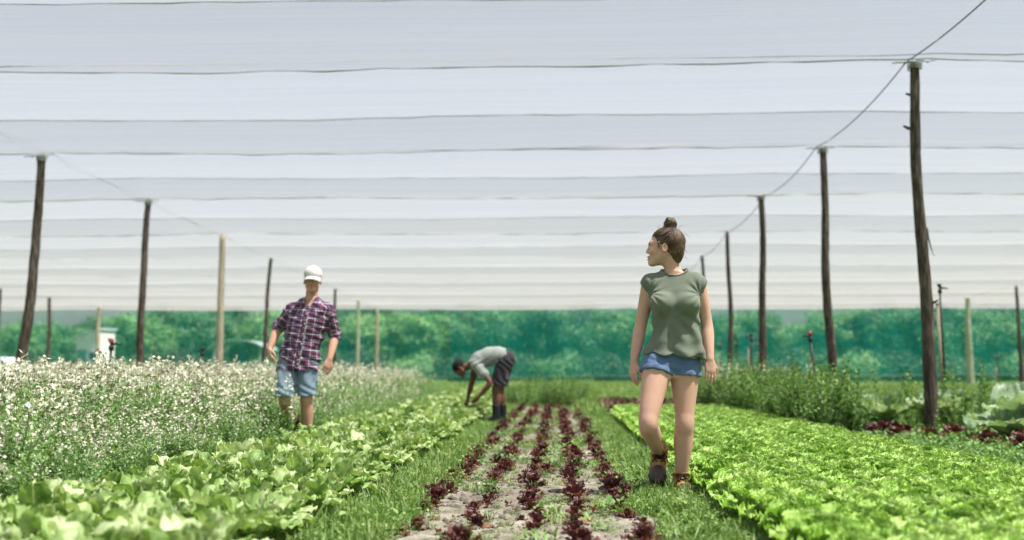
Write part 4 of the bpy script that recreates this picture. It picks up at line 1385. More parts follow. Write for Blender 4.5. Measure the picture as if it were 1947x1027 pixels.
def head(f, H, smile=False):
    """face points to -y of the frame, chin at z = 0, crown at z = 0.225"""
    s, Rm = H.s, H.R
    E = lambda c, r, k=0.02, op='add', Rl=None: f.ell(H(*c), np.array(r) * s, k, Rm if Rl is None else Rm @ Rl, op)
    C = lambda a, b, ra, rb, k=0.015, op='add': f.cap(H(*a), H(*b), ra * s, rb * s, k, op)
    E((0, 0.018, 0.145), (0.072, 0.094, 0.080), 0.02)
    E((0, -0.030, 0.090), (0.057, 0.056, 0.086), 0.03)
    for q in (-1, 1):
        C((q * 0.048, 0.0, 0.062), (q * 0.013, -0.064, 0.018), 0.016, 0.015, 0.03)
        E((q * 0.036, -0.060, 0.086), (0.022, 0.020, 0.022), 0.02)
    E((0, -0.074, 0.017), (0.018, 0.017, 0.016), 0.02)
    E((0, -0.070, 0.135), (0.046, 0.020, 0.020), 0.02)
    C((0, -0.083, 0.118), (0, -0.1005, 0.086), 0.0075, 0.0092, 0.014)
    for q in (-1, 1):
        E((q * 0.010, -0.091, 0.081), (0.009, 0.010, 0.008), 0.008)
        E((q * 0.031, -0.094, 0.113), (0.015, 0.014, 0.010), 0.010, 'sub')
        E((q * 0.075, 0.014, 0.103), (0.010, 0.019, 0.031), 0.006, 'add', np.array(Matrix.Rotation(q * 0.35, 3, 'Z')))
        E((q * 0.084, 0.010, 0.106), (0.006, 0.009, 0.017), 0.004, 'sub')
    E((0, -0.086, 0.054), (0.022, 0.013, 0.007), 0.006)
    E((0, -0.083, 0.036), (0.019, 0.013, 0.0075), 0.006)
    if smile:
        E((0, -0.092, 0.045), (0.019, 0.016, 0.0065), 0.004, 'sub')


def face_bits(H, body, brow_mat, smile=False, lipc='lip'):
    for q in (-1, 1):
        for nm, rr_, c, mt in (('eye', 0.0115, (q * 0.031, -0.0745, 0.113), 'eyewhite'), ('iris', 0.0058, (q * 0.031, -0.0815, 0.1128), 'iris')):
            mb = MB().lathe([(0.0005, -1), (0.5, -0.87), (0.87, -0.5), (1, 0), (0.87, 0.5), (0.5, 0.87), (0.0005, 1)], n=12)
            mb.V = [np.concatenate(mb.V) * rr_ * H.s @ H.R.T + H(*c)]
            mb.build(nm, M[mt], body)
        p = [H(q * x, y, z) for x, y, z in ((0.016, -0.0895, 0.127), (0.029, -0.0885, 0.132), (0.046, -0.0725, 0.128))]
        MB().tube(p, [0.003, 0.0036, 0.0016], n=6).build('eyebrow', brow_mat, body)
        p = [H(q * x, y, z) for x, y, z in ((0.018, -0.0835, 0.117), (0.031, -0.0875, 0.121), (0.045, -0.0755, 0.116))]
        MB().tube(p, [0.0013, 0.002, 0.0013], n=5).build('eyelashes', brow_mat, body)
    for z, y, w in ((0.0535, -0.0975, 0.004), (0.0365, -0.0945, 0.0048)):
        p = [H(x, y + abs(x) * 0.55, z + (0.0 if z > 0.045 else -0.0 + abs(x) * 0.35)) for x in (-0.021, -0.011, 0, 0.011, 0.021)]
        MB().tube(p, [w * 0.35, w * 0.85, w, w * 0.85, w * 0.35], n=7).build('lip', M[lipc], body)
    if smile:
        p = [H(x, -0.0885 + abs(x) * 0.6, 0.0475) for x in (-0.016, -0.008, 0, 0.008, 0.016)]
        MB().tube(p, [0.003, 0.0045, 0.005, 0.0045, 0.003], n=7).build('teeth', M['teeth'], body)


def hand(f, wr, d, side, palm_n, curl=0.3, sc=1.0, k=0.004, splay=0.05):
    """wr wrist, d direction to the fingertips, palm_n palm-facing normal, side: +1/-1 where the thumb sits along across"""
    d = unit(d); n = unit(palm_n); n = unit(n - d * (n @ d)); x = np.cross(d, n) * side
    pc = wr + d * 0.045 * sc
    f.cap(wr - d * 0.01, wr + d * 0.03 * sc, 0.022 * sc, 0.024 * sc, 0.015, flat=(n, 0.72))
    f.ell(pc, v3(0.037, 0.050, 0.0155) * sc, 0.012, np.stack([x, d, n], 1))
    base = wr + d * 0.082 * sc
    for i, (o, L) in enumerate(((0.028, 0.070), (0.0095, 0.080), (-0.0095, 0.074), (-0.027, 0.058))):
        p = base + x * o * sc - d * (0.006 * abs(i - 1.2)) * sc
        dd = unit(d + x * splay * (o / 0.02))
        c = curl * (1 + 0.18 * i)
        pts_ = [p - dd * 0.02 * sc]
        q = p
        pts_.append(q)
        for seg, fr in enumerate((0.45, 0.31, 0.24)):
            ang = c * (seg + 0.6)
            q = q + (dd * math.cos(ang) + n * math.sin(ang)) * L * fr * sc
            pts_.append(q)
        rad = [0.0088, 0.0086, 0.0078, 0.0070, 0.0058]
        for a in range(4):
            f.cap(pts_[a], pts_[a + 1], rad[a] * sc, rad[a + 1] * sc, k if a else 0.008)
    t0 = wr + d * 0.022 * sc + x * 0.026 * sc
    t1 = t0 + (d * 0.034 + x * 0.022 + n * 0.012) * sc
    t2 = t1 + (d * 0.030 + x * 0.004 + n * 0.014) * sc
    t3 = t2 + (d * 0.022 - x * 0.003 + n * 0.006) * sc
    f.cap(t0 - x * 0.01 * sc, t1, 0.0135 * sc, 0.0105 * sc, 0.010)
    f.cap(t1, t2, 0.0103 * sc, 0.0090 * sc, 0.004)
    f.cap(t2, t3, 0.0090 * sc, 0.0070 * sc, 0.004)


def limb(f, pts_, rads, k=0.02):
    for a in range(len(pts_) - 1):
        f.cap(pts_[a], pts_[a + 1], rads[a], rads[a + 1], k)


def leg(f, hip, knee, ank, rt, rk, rc, ra, k=0.025, back=v3(0, 1, 0)):
    hip, knee, ank = map(lambda q: np.asarray(q, float), (hip, knee, ank))
    ax = unit(ank - knee)
    bk = unit(back - ax * (back @ ax))
    H_ = lambda q: hip + (knee - hip) * q
    S_ = lambda q: knee + (ank - knee) * q
    f.chain([H_(0), H_(0.2), H_(0.42), H_(0.66), H_(0.9), S_(0.06), S_(0.22), S_(0.45), S_(0.75), S_(1.0)],
            [rt, rt * 0.975, rt * 0.87, rt * 0.725, rk * 1.0, rk * 0.96, rc * 0.88, rc * 0.84, ra * 1.15, ra], k)
    f.ell(knee - bk * rk * 0.24, v3(rk * 0.62, rk * 0.62, rk * 0.85), 0.04)
    f.ell(knee + (ank - knee) * 0.31 + bk * rc * 0.34, v3(rc * 0.86, rc * 0.80, 0.115), 0.03,
          np.stack([np.cross(bk, ax), bk, ax], 1))


def skin_mat(name, c, red, dark=0.8):
    t = NT(name)
    v = t.coord('Object')
    f = t.noise(v, 9, 4); g = t.noise(v, 90, 3)
    x = t.math('ADD', t.math('MULTIPLY', f, 0.7), t.math('MULTIPLY', g, 0.3))
    t.l(t.ramp(x, [(0.3, tuple(q * dark for q in c)), (0.55, c), (0.75, red)]), t.b.inputs['Base Color'])
    t.b.inputs['Roughness'].default_value = 0.55
    t.b.inputs['Specular IOR Level'].default_value = 0.28
    t.b.inputs['Subsurface Weight'].default_value = 0.12
    t.b.inputs['Subsurface Radius'].default_value = (0.012, 0.005, 0.003)
    t.b.inputs['Subsurface Scale'].default_value = 0.6
    t.bump(g, 0.10, 0.002)
    return t.m


def cloth_mat(name, c, c2, scale=220, rough=0.9, bump=0.25, wear=None):
    t = NT(name)
    v = t.coord('Object')
    f = t.noise(v, 5, 4)
    w = t.n('ShaderNodeTexWave', bands_direction='DIAGONAL'); w.inputs['Scale'].default_value = scale; w.inputs['Distortion'].default_value = 1.5
    t.l(v, w.inputs['Vector'])
    x = t.math('ADD', t.math('MULTIPLY', f, 0.75), t.math('MULTIPLY', w.outputs['Fac'], 0.25))
    t.l(t.ramp(x, [(0.3, c), (0.7, c2)]), t.b.inputs['Base Color'])
    t.b.inputs['Roughness'].default_value = rough
    t.b.inputs['Specular IOR Level'].default_value = 0.15
    t.b.inputs['Sheen Weight'].default_value = 0.15
    cr = t.noise(t.coord('Object', (1, 1, 0.6)), 16, 4)
    t.bump(t.math('ADD', t.math('MULTIPLY', cr, 1.0), t.math('MULTIPLY', w.outputs['Fac'], 0.06)), bump, 0.012)
    return t.m


def plaid_mat():
    t = NT('plaid_cotton')
    uv = t.n('ShaderNodeUVMap')
    sx = t.n('ShaderNodeSeparateXYZ'); t.l(uv.outputs[0], sx.inputs[0])
    navy, mar, wh, lil = (0.018, 0.024, 0.062), (0.155, 0.045, 0.085), (0.62, 0.60, 0.66), (0.22, 0.17, 0.26)
    stops = [(0.0, navy), (0.24, mar), (0.50, navy), (0.62, wh), (0.72, navy), (0.80, mar), (0.93, lil)]
    cols = []
    for ax, per in ((0, 0.078), (1, 0.078)):
        fr = t.math('FRACT', t.math('MULTIPLY', sx.outputs[ax], 1 / per))
        cols.append(t.ramp(fr, stops, 'CONSTANT'))
    tw = t.n('ShaderNodeTexWave', bands_direction='DIAGONAL'); tw.inputs['Scale'].default_value = 120
    t.l(uv.outputs[0], tw.inputs['Vector'])
    t.l(t.mix(t.math('ADD', 0.42, t.math('MULTIPLY', tw.outputs['Fac'], 0.16)), cols[0], cols[1]), t.b.inputs['Base Color'])
    t.b.inputs['Roughness'].default_value = 0.9
    t.b.inputs['Specular IOR Level'].default_value = 0.12
    cr = t.noise(t.coord('Object', (1, 1, 0.6)), 14, 4)
    t.bump(cr, 0.45, 0.015)
    return t.m


def hair_mat(name, c0, c1, c2, rough=0.38, spec=0.5):
    t = NT(name)
    v = t.coord('Object', (1, 1, 1))
    f = t.noise(t.coord('Object', (240, 240, 30), (0.3, 0.5, 0)), 1.0, 3)
    g = t.noise(v, 22, 3)
    x = t.math('ADD', t.math('MULTIPLY', f, 0.6), t.math('MULTIPLY', g, 0.4))
    t.l(t.ramp(x, [(0.35, c0), (0.5, c1), (0.66, c2)]), t.b.inputs['Base Color'])
    t.b.inputs['Roughness'].default_value = rough
    t.b.inputs['Specular IOR Level'].default_value = spec
    t.bump(f, 0.7, 0.006)
    return t.m


M['skinW'] = skin_mat('fair_skin', (0.575, 0.345, 0.258), (0.62, 0.345, 0.262), 0.88)
M['skinM'] = skin_mat('tanned_skin', (0.47, 0.27, 0.19), (0.52, 0.28, 0.20), 0.88)
M['skinB'] = skin_mat('brown_skin', (0.125, 0.060, 0.036), (0.155, 0.072, 0.042), 0.8)
M['tee'] = cloth_mat('olive_green_jersey', (0.118, 0.138, 0.106), (0.158, 0.184, 0.142))
M['denimW'] = cloth_mat('blue_denim', (0.065, 0.115, 0.22), (0.135, 0.205, 0.34), 300, bump=0.35)
M['denimM'] = cloth_mat('grey_blue_cotton', (0.12, 0.18, 0.235), (0.20, 0.275, 0.335), 300, bump=0.35)
M['greytee'] = cloth_mat('grey_jersey', (0.19, 0.215, 0.20), (0.26, 0.285, 0.265))
M['darkshort'] = cloth_mat('charcoal_cotton', (0.018, 0.018, 0.024), (0.04, 0.038, 0.046))
M['plaid'] = plaid_mat()
M['hairW'] = hair_mat('brown_hair', (0.020, 0.010, 0.005), (0.062, 0.031, 0.015), (0.20, 0.11, 0.052))
M['hairW2'] = hair_mat('dark_brown_strands', (0.015, 0.008, 0.004), (0.035, 0.018, 0.009), (0.08, 0.042, 0.02))
M['hairW3'] = hair_mat('light_brown_strands', (0.07, 0.038, 0.018), (0.14, 0.078, 0.038), (0.28, 0.165, 0.08))
M['hairB'] = hair_mat('black_hair', (0.004, 0.004, 0.004), (0.010, 0.009, 0.008), (0.016, 0.014, 0.012), 0.8, 0.15)
M['capcloth'] = cloth_mat('white_cap_cotton', (0.46, 0.455, 0.43), (0.57, 0.56, 0.54))
M['lip'] = simple('lip_skin', (0.42, 0.12, 0.10), 0.4, 0.08, 60)
M['lipB'] = simple('dark_lip_skin', (0.14, 0.05, 0.045), 0.4, 0.08, 60)
M['teeth'] = simple('teeth', (0.75, 0.72, 0.66), 0.3, 0.03, 60)
M['eyewhite'] = simple('eye_white', (0.62, 0.60, 0.57), 0.2, 0.03, 60)
M['iris'] = simple('iris', (0.04, 0.025, 0.015), 0.1, 0.1, 60)
M['tanleather'] = simple('tan_suede', (0.34, 0.185, 0.060), 0.85, 0.22, 45, bump=0.25)
M['brownleather'] = simple('dark_brown_leather', (0.060, 0.045, 0.036), 0.55, 0.25, 40, bump=0.2)
M['sole'] = simple('dark_grey_rubber', (0.050, 0.048, 0.046), 0.8, 0.2, 40, bump=0.2)
M['lace'] = simple('dark_lace', (0.03, 0.018, 0.012), 0.9, 0.2, 90)
M['rubber'] = simple('black_rubber_boot', (0.012, 0.013, 0.016), 0.45, 0.25, 20)
M['sock'] = cloth_mat('dark_sock', (0.01, 0.01, 0.012), (0.025, 0.022, 0.025))


def boot(body, ank, fwd, up, sc=1.0, shaft=0.055, L=0.255, two=True, mats=('tanleather', 'brownleather', 'sole')):
    """ank: ankle joint; sole lies 0.09*sc below it along -up"""
    H = Frame(ank, fwd, up, sc)
    lo, hi = H.o - 0.30, H.o + 0.30
    fl = lambda: Field(lo, hi, 0.0055)
    S = sc
    f = fl()
    f.cap(H(0, 0.004, shaft + 0.03), H(0, 0.010, -0.02), 0.049 * S, 0.047 * S, 0.02)
    f.ell(H(0, 0.022, -0.050), v3(0.040, 0.052, 0.040) * S, 0.02, H.R)
    f.cap(H(0, -0.01, -0.02), H(0, -0.105, -0.052), 0.045 * S, 0.040 * S, 0.025)
    f.clip(H(0, 0, -0.074), -H.R[:, 2]); f.clip(H(0, 0.01, shaft), H.R[:, 2] + H.R[:, 1] * 0.12)
    f.ell(H(0, 0.004, shaft + 0.035), v3(0.041, 0.041, 0.060) * S, 0.006, H.R, 'sub')
    b = link('boot', f.mesh('boot', M[mats[0]]), body)
    f = fl()
    f.ell(H(0, -0.138, -0.047), v3(0.047, 0.064, 0.036) * S, 0.02, H.R)
    f.cap(H(0, -0.105, -0.046), H(0, -0.13, -0.048), 0.044 * S, 0.041 * S, 0.02)
    f.cap(H(0, 0.03, -0.068), H(0, -0.12, -0.068), 0.047 * S, 0.049 * S, 0.02, flat=(H.R[:, 2], 0.35))
    f.clip(H(0, 0, -0.074), -H.R[:, 2])
    link('toe_cap', f.mesh('toe_cap', M[mats[1]]), b)
    f = fl()
    f.ell(H(0, -0.112, -0.084), v3(0.052, 0.096, 0.03) * S, 0.02, H.R)
    f.ell(H(0, 0.010, -0.084), v3(0.046, 0.066, 0.03) * S, 0.03, H.R)
    f.cap(H(0, 0.0, -0.084), H(0, -0.1, -0.084), 0.042 * S, 0.05 * S, 0.02)
    f.clip(H(0, 0, -0.072), H.R[:, 2]); f.clip(H(0, 0, -0.098), -H.R[:, 2])
    link('sole', f.mesh('sole', M[mats[2]], smooth=1), b)
    if two:
        mb = MB()
        for i in range(6):
            z = 0.040 - i * 0.017; y = -0.050 - max(0, i - 1) * 0.0135
            for q in (-1, 1):
                mb.tube([H(q * 0.028, y + 0.008, z), H(q * 0.014, y - 0.006, z - 0.003), H(-q * 0.010, y - 0.006, z - 0.010), H(-q * 0.026, y + 0.006, z - 0.014)], 0.0034 * S, n=6)
        for q in (-1, 1):
            a = np.linspace(0, 6.0, 10)
            mb.tube([H(q * (0.006 + 0.030 * (1 - math.cos(t)) * 0.6), -0.064 - 0.006 * math.sin(t), 0.036 + 0.016 * math.sin(t)) for t in a], 0.0036 * S, n=6)
            mb.tube([H(q * 0.006, -0.064, 0.036), H(q * 0.03, -0.074, 0.018), H(q * 0.040, -0.070, -0.008)], 0.0034 * S, n=6)
        mb.build('laces', M['lace'], b)
        mb = MB()
        for i in range(5):
            z = 0.040 - i * 0.019; y = -0.042 - max(0, i - 1) * 0.014
            for q in (-1, 1):
                mb.lathe([(0.001, -0.004), (0.006, -0.004), (0.006, 0.003), (0.001, 0.004)], H(q * 0.029, y + 0.004, z), 7, np.array(Matrix.Rotation(1.57, 3, 'X')))
        mb.build('eyelets', M['lace'], b)
        f = fl()
        a = np.linspace(0, 6.283, 22)
        for i in range(21):
            f.cap(H(0.046 * math.cos(a[i]), 0.004 + 0.046 * math.sin(a[i]), shaft - 0.004 - 0.010 * math.sin(a[i])), H(0.046 * math.cos(a[i + 1]), 0.004 + 0.046 * math.sin(a[i + 1]), shaft - 0.004 - 0.010 * math.sin(a[i + 1])), 0.0085 * S, 0.0085 * S, 0.004)
        link('padded_collar', f.mesh('padded_collar', M['tanleather'], smooth=1), b)
    return b


# ---------------------------------------------------------------- woman walking, head turned to her right
WX, WY = 0.727, 6.54
hipR, hipL = v3(-0.094, 0.0, 0.86), v3(0.062, 0.01, 0.86)
kneR, kneL = v3(-0.186, -0.165, 0.468), v3(0.052, -0.030, 0.462)
ankR, ankL = v3(-0.088, 0.135, 0.262), v3(0.030, 0.030, 0.108)
shR, shL = v3(-0.146, 0.015, 1.325), v3(0.152, 0.02, 1.325)
elR, elL = v3(-0.200, 0.070, 1.065), v3(0.208, 0.055, 1.075)
wrR, wrL = v3(-0.248, 0.020, 0.838), v3(0.212, -0.015, 0.852)
HW = Frame((-0.062, 0.006, 1.428), (-1, 0.19, 0.04), (0.05, 0, 1), 1.02)
torsoW = [(0.74, -0.016, 0.01, 0.13, 0.09, 0.10), (0.80, -0.016, 0.01, 0.150, 0.095, 0.115), (0.87, -0.016, 0.01, 0.152, 0.094, 0.115), (0.95, 0.0, 0.01, 0.128, 0.085, 0.095), (1.06, 0.010, 0.005, 0.112, 0.083, 0.08),
          (1.17, 0.005, 0.005, 0.130, 0.092, 0.085), (1.27, 0.006, 0.01, 0.150, 0.09, 0.09), (1.335, 0.008, 0.012, 0.135, 0.065, 0.075), (1.385, 0.01, 0.014, 0.075, 0.05, 0.055)]
f = Field((-0.40, -0.34, -0.02), (0.40, 0.34, 1.80), 0.0042)
f.stack(torsoW, 0.03)
for c in ((-0.083, -0.088, 1.19), (0.072, -0.088, 1.185)): f.ell(c, (0.062, 0.058, 0.062), 0.03)
f.cap((0.012, 0.012, 1.36), (-0.034, 0.004, 1.50), 0.052, 0.046, 0.03)
for s_, e_, w_ in ((shR, elR, wrR), (shL, elL, wrL)):
    f.chain([s_, s_ + (e_ - s_) * 0.4, s_ + (e_ - s_) * 0.85, e_ + (w_ - e_) * 0.12, e_ + (w_ - e_) * 0.35, e_ + (w_ - e_) * 0.7, w_], [0.050, 0.045, 0.038, 0.0375, 0.039, 0.032, 0.0245], 0.025)
leg(f, hipR, kneR, ankR, 0.093, 0.058, 0.061, 0.035)
leg(f, hipL, kneL, ankL, 0.093, 0.057, 0.060, 0.035)
hand(f, wrR, v3(-0.10, -0.10, -1), 1, v3(0.75, 0.5, 0.0), 0.30, 0.98)
hand(f, wrL, v3(0.02, -0.12, -1), 1, v3(-0.35, 0.95, 0), 0.16, 0.98)
head(f, HW, True)
woman = link('person', f.mesh('person', M['skinW']), loc=(WX, WY, 0))
tag(woman, 'person in olive sleeveless top, denim shorts and tan boots walking, hair in a bun', 'person')
face_bits(HW, woman, M['hairW'], True)

# hair: swept back to a bun
f = Field(HW.o + v3(-0.2, -0.2, -0.05), HW.o + v3(0.22, 0.22, 0.40), 0.0038)
f.ell(HW(0, 0.026, 0.150), v3(0.082, 0.101, 0.089) * 0.985, 0.02, HW.R)
f.ell(HW(0, 0.080, 0.095), (0.056, 0.042, 0.056), 0.04, HW.R)
f.ell(HW(0, 0.082, 0.045), (0.024, 0.020, 0.030), 0.05, HW.R)
f.ell(HW(0, -0.085, 0.105), v3(0.066, 0.062, 0.085), 0.012, HW.R, 'sub')
for q in (-1, 1):
    f.ell(HW(q * 0.078, -0.030, 0.075), (0.03, 0.05, 0.055), 0.012, HW.R, 'sub')
    f.ell(HW(q * 0.085, 0.012, 0.100), (0.02, 0.018, 0.032), 0.010, HW.R, 'sub')
    f.cap(HW(q * 0.071, -0.026, 0.135), HW(q * 0.073, -0.020, 0.095), 0.008, 0.003, 0.006)
def strands(P):
    q = (P - HW.o) @ HW.R - v3(0, 0.06, 0.235)
    a = np.arctan2(q[:, 0], -q[:, 2] + 0.3 * q[:, 1]); b = np.arctan2(q[:, 1], -q[:, 2])
    return 0.0011 * np.sin(a * 34 + 2 * np.sin(b * 5)) + 0.0010 * np.sin(a * 71 + b * 5)
f.warp(strands)
hair = link('hair', f.mesh('hair', M['hairW'], smooth=1), woman)
f = Field(HW.o + v3(-0.1, -0.15, 0.15), HW.o + v3(0.2, 0.15, 0.40), 0.0035)
bc = HW(0, 0.036, 0.262)
f.ell(bc, (0.042, 0.040, 0.030), 0.01)
for i in range(4):
    a = np.linspace(0, 5.2, 12) + i * 1.6
    rr_ = 0.033 + 0.004 * (i % 2)
    zz = -0.016 + 0.012 * i; rr_ = 0.034 * math.sqrt(max(0.05, 1 - (zz / 0.026) ** 2))
    pts_ = [bc + HW.R @ v3(rr_ * math.cos(t), rr_ * math.sin(t) * 0.9, zz + 0.007 * math.sin(t * 2 + i)) for t in a]
    for u_, w_ in zip(pts_[:-1], pts_[1:]): f.cap(u_, w_, 0.011, 0.011, 0.004)
f.cap(HW(0, 0.036, 0.225), HW(0, 0.036, 0.248), 0.040, 0.030, 0.02)
f.warp(lambda P: 0.0016 * np.sin((P - bc)[:, 0] * 420 + 6 * np.sin((P - bc)[:, 2] * 130)) + 0.0014 * np.sin((P - bc)[:, 2] * 520 + 5 * np.sin((P - bc)[:, 0] * 90)))
link('bun', f.mesh('bun', M['hairW'], smooth=1), hair)
mb = MB(); r = np.random.default_rng(5)
for i in range(46):
    a = r.uniform(-0.6, 3.6)
    p0 = HW(r.uniform(-0.05, 0.07), 0.05 + 0.07 * math.sin(a * 0.5), 0.02 + 0.22 * r.random()) if i < 26 else HW(r.uniform(-0.06, 0.06), r.uniform(-0.05, 0.10), 0.238)
    dr = HW.R @ unit(v3(r.normal(0, 0.5), r.uniform(0.2, 1.0), r.normal(-0.3 if i < 26 else 0.5, 0.5)))
    L = r.uniform(0.02, 0.055)
    mb.tube([p0, p0 + dr * L * 0.5, p0 + dr * L + v3(0, 0, -0.012)], [0.0011, 0.0009, 0.0004], n=3)
mb.build('stray_hairs', M['hairW'], hair)
# combed strands lying on the hair from the hairline and nape to the bun
cE, rE = v3(0, 0.026, 0.150), v3(0.0845, 0.104, 0.0915) * 0.985
for grp in range(3):
    mb = MB()
    for i in range(95):
        a0 = r.uniform(0, 6.283); side = math.cos(a0)
        s0 = unit(v3(side, math.sin(a0) * 1.0, r.uniform(-0.55, 0.25) if math.sin(a0) > -0.3 else r.uniform(0.28, 0.42)))
        s1 = unit(v3(r.normal(0, 0.12), 0.12 + r.normal(0, 0.08), 1.0))
        lift = r.uniform(0.996, 1.022)
        sw = r.normal(0, 0.10)
        P_ = []
        for t in np.linspace(0, 1, 9):
            d = unit(s0 * (1 - t) + s1 * t + v3(0, 0.25 * math.sin(t * 3.14), 0) + sw * math.sin(t * 6) * v3(1, 0, 0) * 0.5)
            P_.append(HW(*(cE + d * rE * lift)))
        w = r.uniform(0.0011, 0.0026)
        mb.tube(P_, [w * 0.5, w, w, w, w, w, w, w, w * 0.7], n=4, cap=False)
    mb.build('hair_strands', M[('hairW', 'hairW2', 'hairW3')[grp]], hair)

# sleeveless top
f = Field((-0.30, -0.26, 0.78), (0.30, 0.26, 1.46), 0.0045)
shirtW = [(0.80, -0.012, 0.01, 0.200, 0.140, 0.150), (0.86, -0.012, 0.01, 0.190, 0.138, 0.146), (0.94, 0.004, 0.006, 0.160, 0.120, 0.122), (1.04, 0.014, 0.004, 0.141, 0.108, 0.104), (1.12, 0.010, 0.004, 0.144, 0.114, 0.102), (1.19, 0.004, 0.004, 0.151, 0.112, 0.102),
          (1.27, 0.004, 0.01, 0.160, 0.102, 0.102), (1.335, 0.006, 0.014, 0.150, 0.078, 0.088), (1.375, 0.008, 0.016, 0.118, 0.062, 0.070), (1.41, 0.012, 0.016, 0.078, 0.056, 0.062)]
f.stack(shirtW, 0.02, 0.0, ([0.88, 1.02], [3.1, 2.3]))
for c in ((-0.086, -0.096, 1.188), (0.074, -0.096, 1.183)): f.ell(c, (0.067, 0.061, 0.063), 0.045)
for s_, e_, q in ((shR, elR, -1), (shL, elL, 1)):
    f.ell(s_ + v3(-q * 0.008, 0.0, 0.0), (0.060, 0.064, 0.056), 0.05)
    f.ell(s_ + v3(q * 0.074, 0.02, -0.090), (0.058, 0.085, 0.095), 0.012, None, 'sub')
NC, NR = v3(0.004, -0.006, 1.432), v3(0.088, 0.088, 0.080)
preF = f.F.copy()
nb = []
for t in np.linspace(0, 6.283, 48, endpoint=False):
    ph_ = np.linspace(-1.3, 1.2, 120)
    Q_ = NC + NR * np.stack([np.cos(ph_) * math.cos(t), np.cos(ph_) * math.sin(t), np.sin(ph_)], 1)
    ix = np.clip(np.round((Q_ - f.lo) / f.h).astype(int), 0, f.n - 1)
    d_ = preF[tuple(ix.T)]
    ins = np.nonzero(d_ < 0)[0]
    nb.append(Q_[ins[-1]] if len(ins) else Q_[0])
nb = np.array(nb)
for _ in range(3): nb = (np.roll(nb, 1, 0) + nb * 2 + np.roll(nb, -1, 0)) / 4
nb = np.concatenate([nb, nb[:1]])
f.ell(NC, NR, 0.006, None, 'sub')
f.clip((0, 0, 0.872), (-0.07, 0.0, -1))
def foldsW(P):
    x, y, z = P.T
    low = np.clip((1.15 - z) / 0.12, 0, 1)
    d1 = 0.0075 * np.sin((x * 0.75 + z * 0.55) * 78 + 2 * np.sin(z * 17)) * np.clip((x + 0.06) / 0.12, 0, 1)
    d2 = 0.0060 * np.sin((x * 0.9 - z * 0.28) * 64 + 1.6 * np.sin(z * 13 + 1)) * np.clip((0.10 - x) / 0.12, 0, 1)
    d3 = 0.007 * np.sin(z * 46 + x * 14 + 2 * np.sin(x * 23)) * np.clip((0.98 - z) / 0.08, 0, 1) * np.clip((z - 0.86) / 0.03, 0, 1)
    d4 = 0.0018 * np.sin(x * 60 - z * 30)
    for sx in (-1, 1):      # creases running from the armpit to the bust and down the side
        px_, pz_ = sx * 0.155, 1.25
        an = np.arctan2(z - pz_, (px_ - x) * sx); rr2 = np.hypot(x - px_, z - pz_)
        d4 = d4 + 0.0035 * (np.sin(an * 11 + sx) - 0.9) * np.exp(-((rr2 - 0.06) / 0.045) ** 2) * (y < 0.03)
    return low * (d1 + d2 + d3 - 0.0035) + d4 * (1 - low * 0.5)
f.warp(foldsW)
top = link('sleeveless_top', f.mesh('sleeveless_top', M['tee'], smooth=2), woman)
a = np.linspace(0, 6.283, 40)
# neck band and hem stitching
MB().tube(nb, 0.0065, n=8, cap=False).build('neck_band', M['tee'], top)

# denim shorts
f = Field((-0.30, -0.26, 0.66), (0.28, 0.26, 1.0), 0.0045)
f.stack([(0.755, -0.016, 0.01, 0.140, 0.090, 0.11), (0.79, -0.016, 0.01, 0.164, 0.106, 0.130), (0.86, -0.016, 0.01, 0.170, 0.108, 0.132), (0.95, -0.004, 0.01, 0.138, 0.092, 0.104)], 0.02)
for h_, k_ in ((hipR, kneR), (hipL, kneL)):
    ax = unit(k_ - h_)
    g_ = Field((-0.30, -0.26, 0.66), (0.28, 0.26, 1.0), 0.0045)
    g_.cap(h_ + ax * 0.045, h_ + ax * 0.14, 0.101, 0.100, 0.02)
    g_.clip(h_ + ax * 0.112, ax)
    f.F = np.minimum(f.F, g_.F)
f.clip((0, 0, 0.90), (0, 0, 1))
f.warp(lambda P: 0.0016 * np.sin(P[:, 0] * 70 + P[:, 2] * 95 + 2 * np.sin(P[:, 2] * 30)))
sh_ = link('denim_shorts', f.mesh('denim_shorts', M['denimW']), woman)
for h_, k_, nm in ((hipR, kneR, 'cuff'), (hipL, kneL, 'cuff')):
    ax = unit(k_ - h_); e1 = unit(np.cross(ax, v3(0, 1, 0))); e2 = np.cross(ax, e1)
    f = Field((-0.30, -0.26, 0.66), (0.28, 0.24, 0.90), 0.0045)
    f.cap(h_ + ax * 0.065, h_ + ax * 0.16, 0.1055, 0.1045, 0.01)
    f.clip(h_ + ax * 0.088, -ax); f.clip(h_ + ax * 0.118, ax)
    f.warp(lambda P: 0.002 * np.sin(P[:, 0] * 120) + 0.0015 * np.sin(P[:, 1] * 150 + P[:, 0] * 60))
    link(nm, f.mesh(nm, M['denimW']), sh_)
boot(woman, ankL, v3(0.05, -1, 0.0), v3(0, 0, 1), 1.0, 0.045)
fr = unit(v3(-0.12, -0.80, -0.58)); sk = unit(kneR - ankR)
boot(woman, ankR, fr, v3(0.05, -0.58, 0.80), 1.04, 0.052)

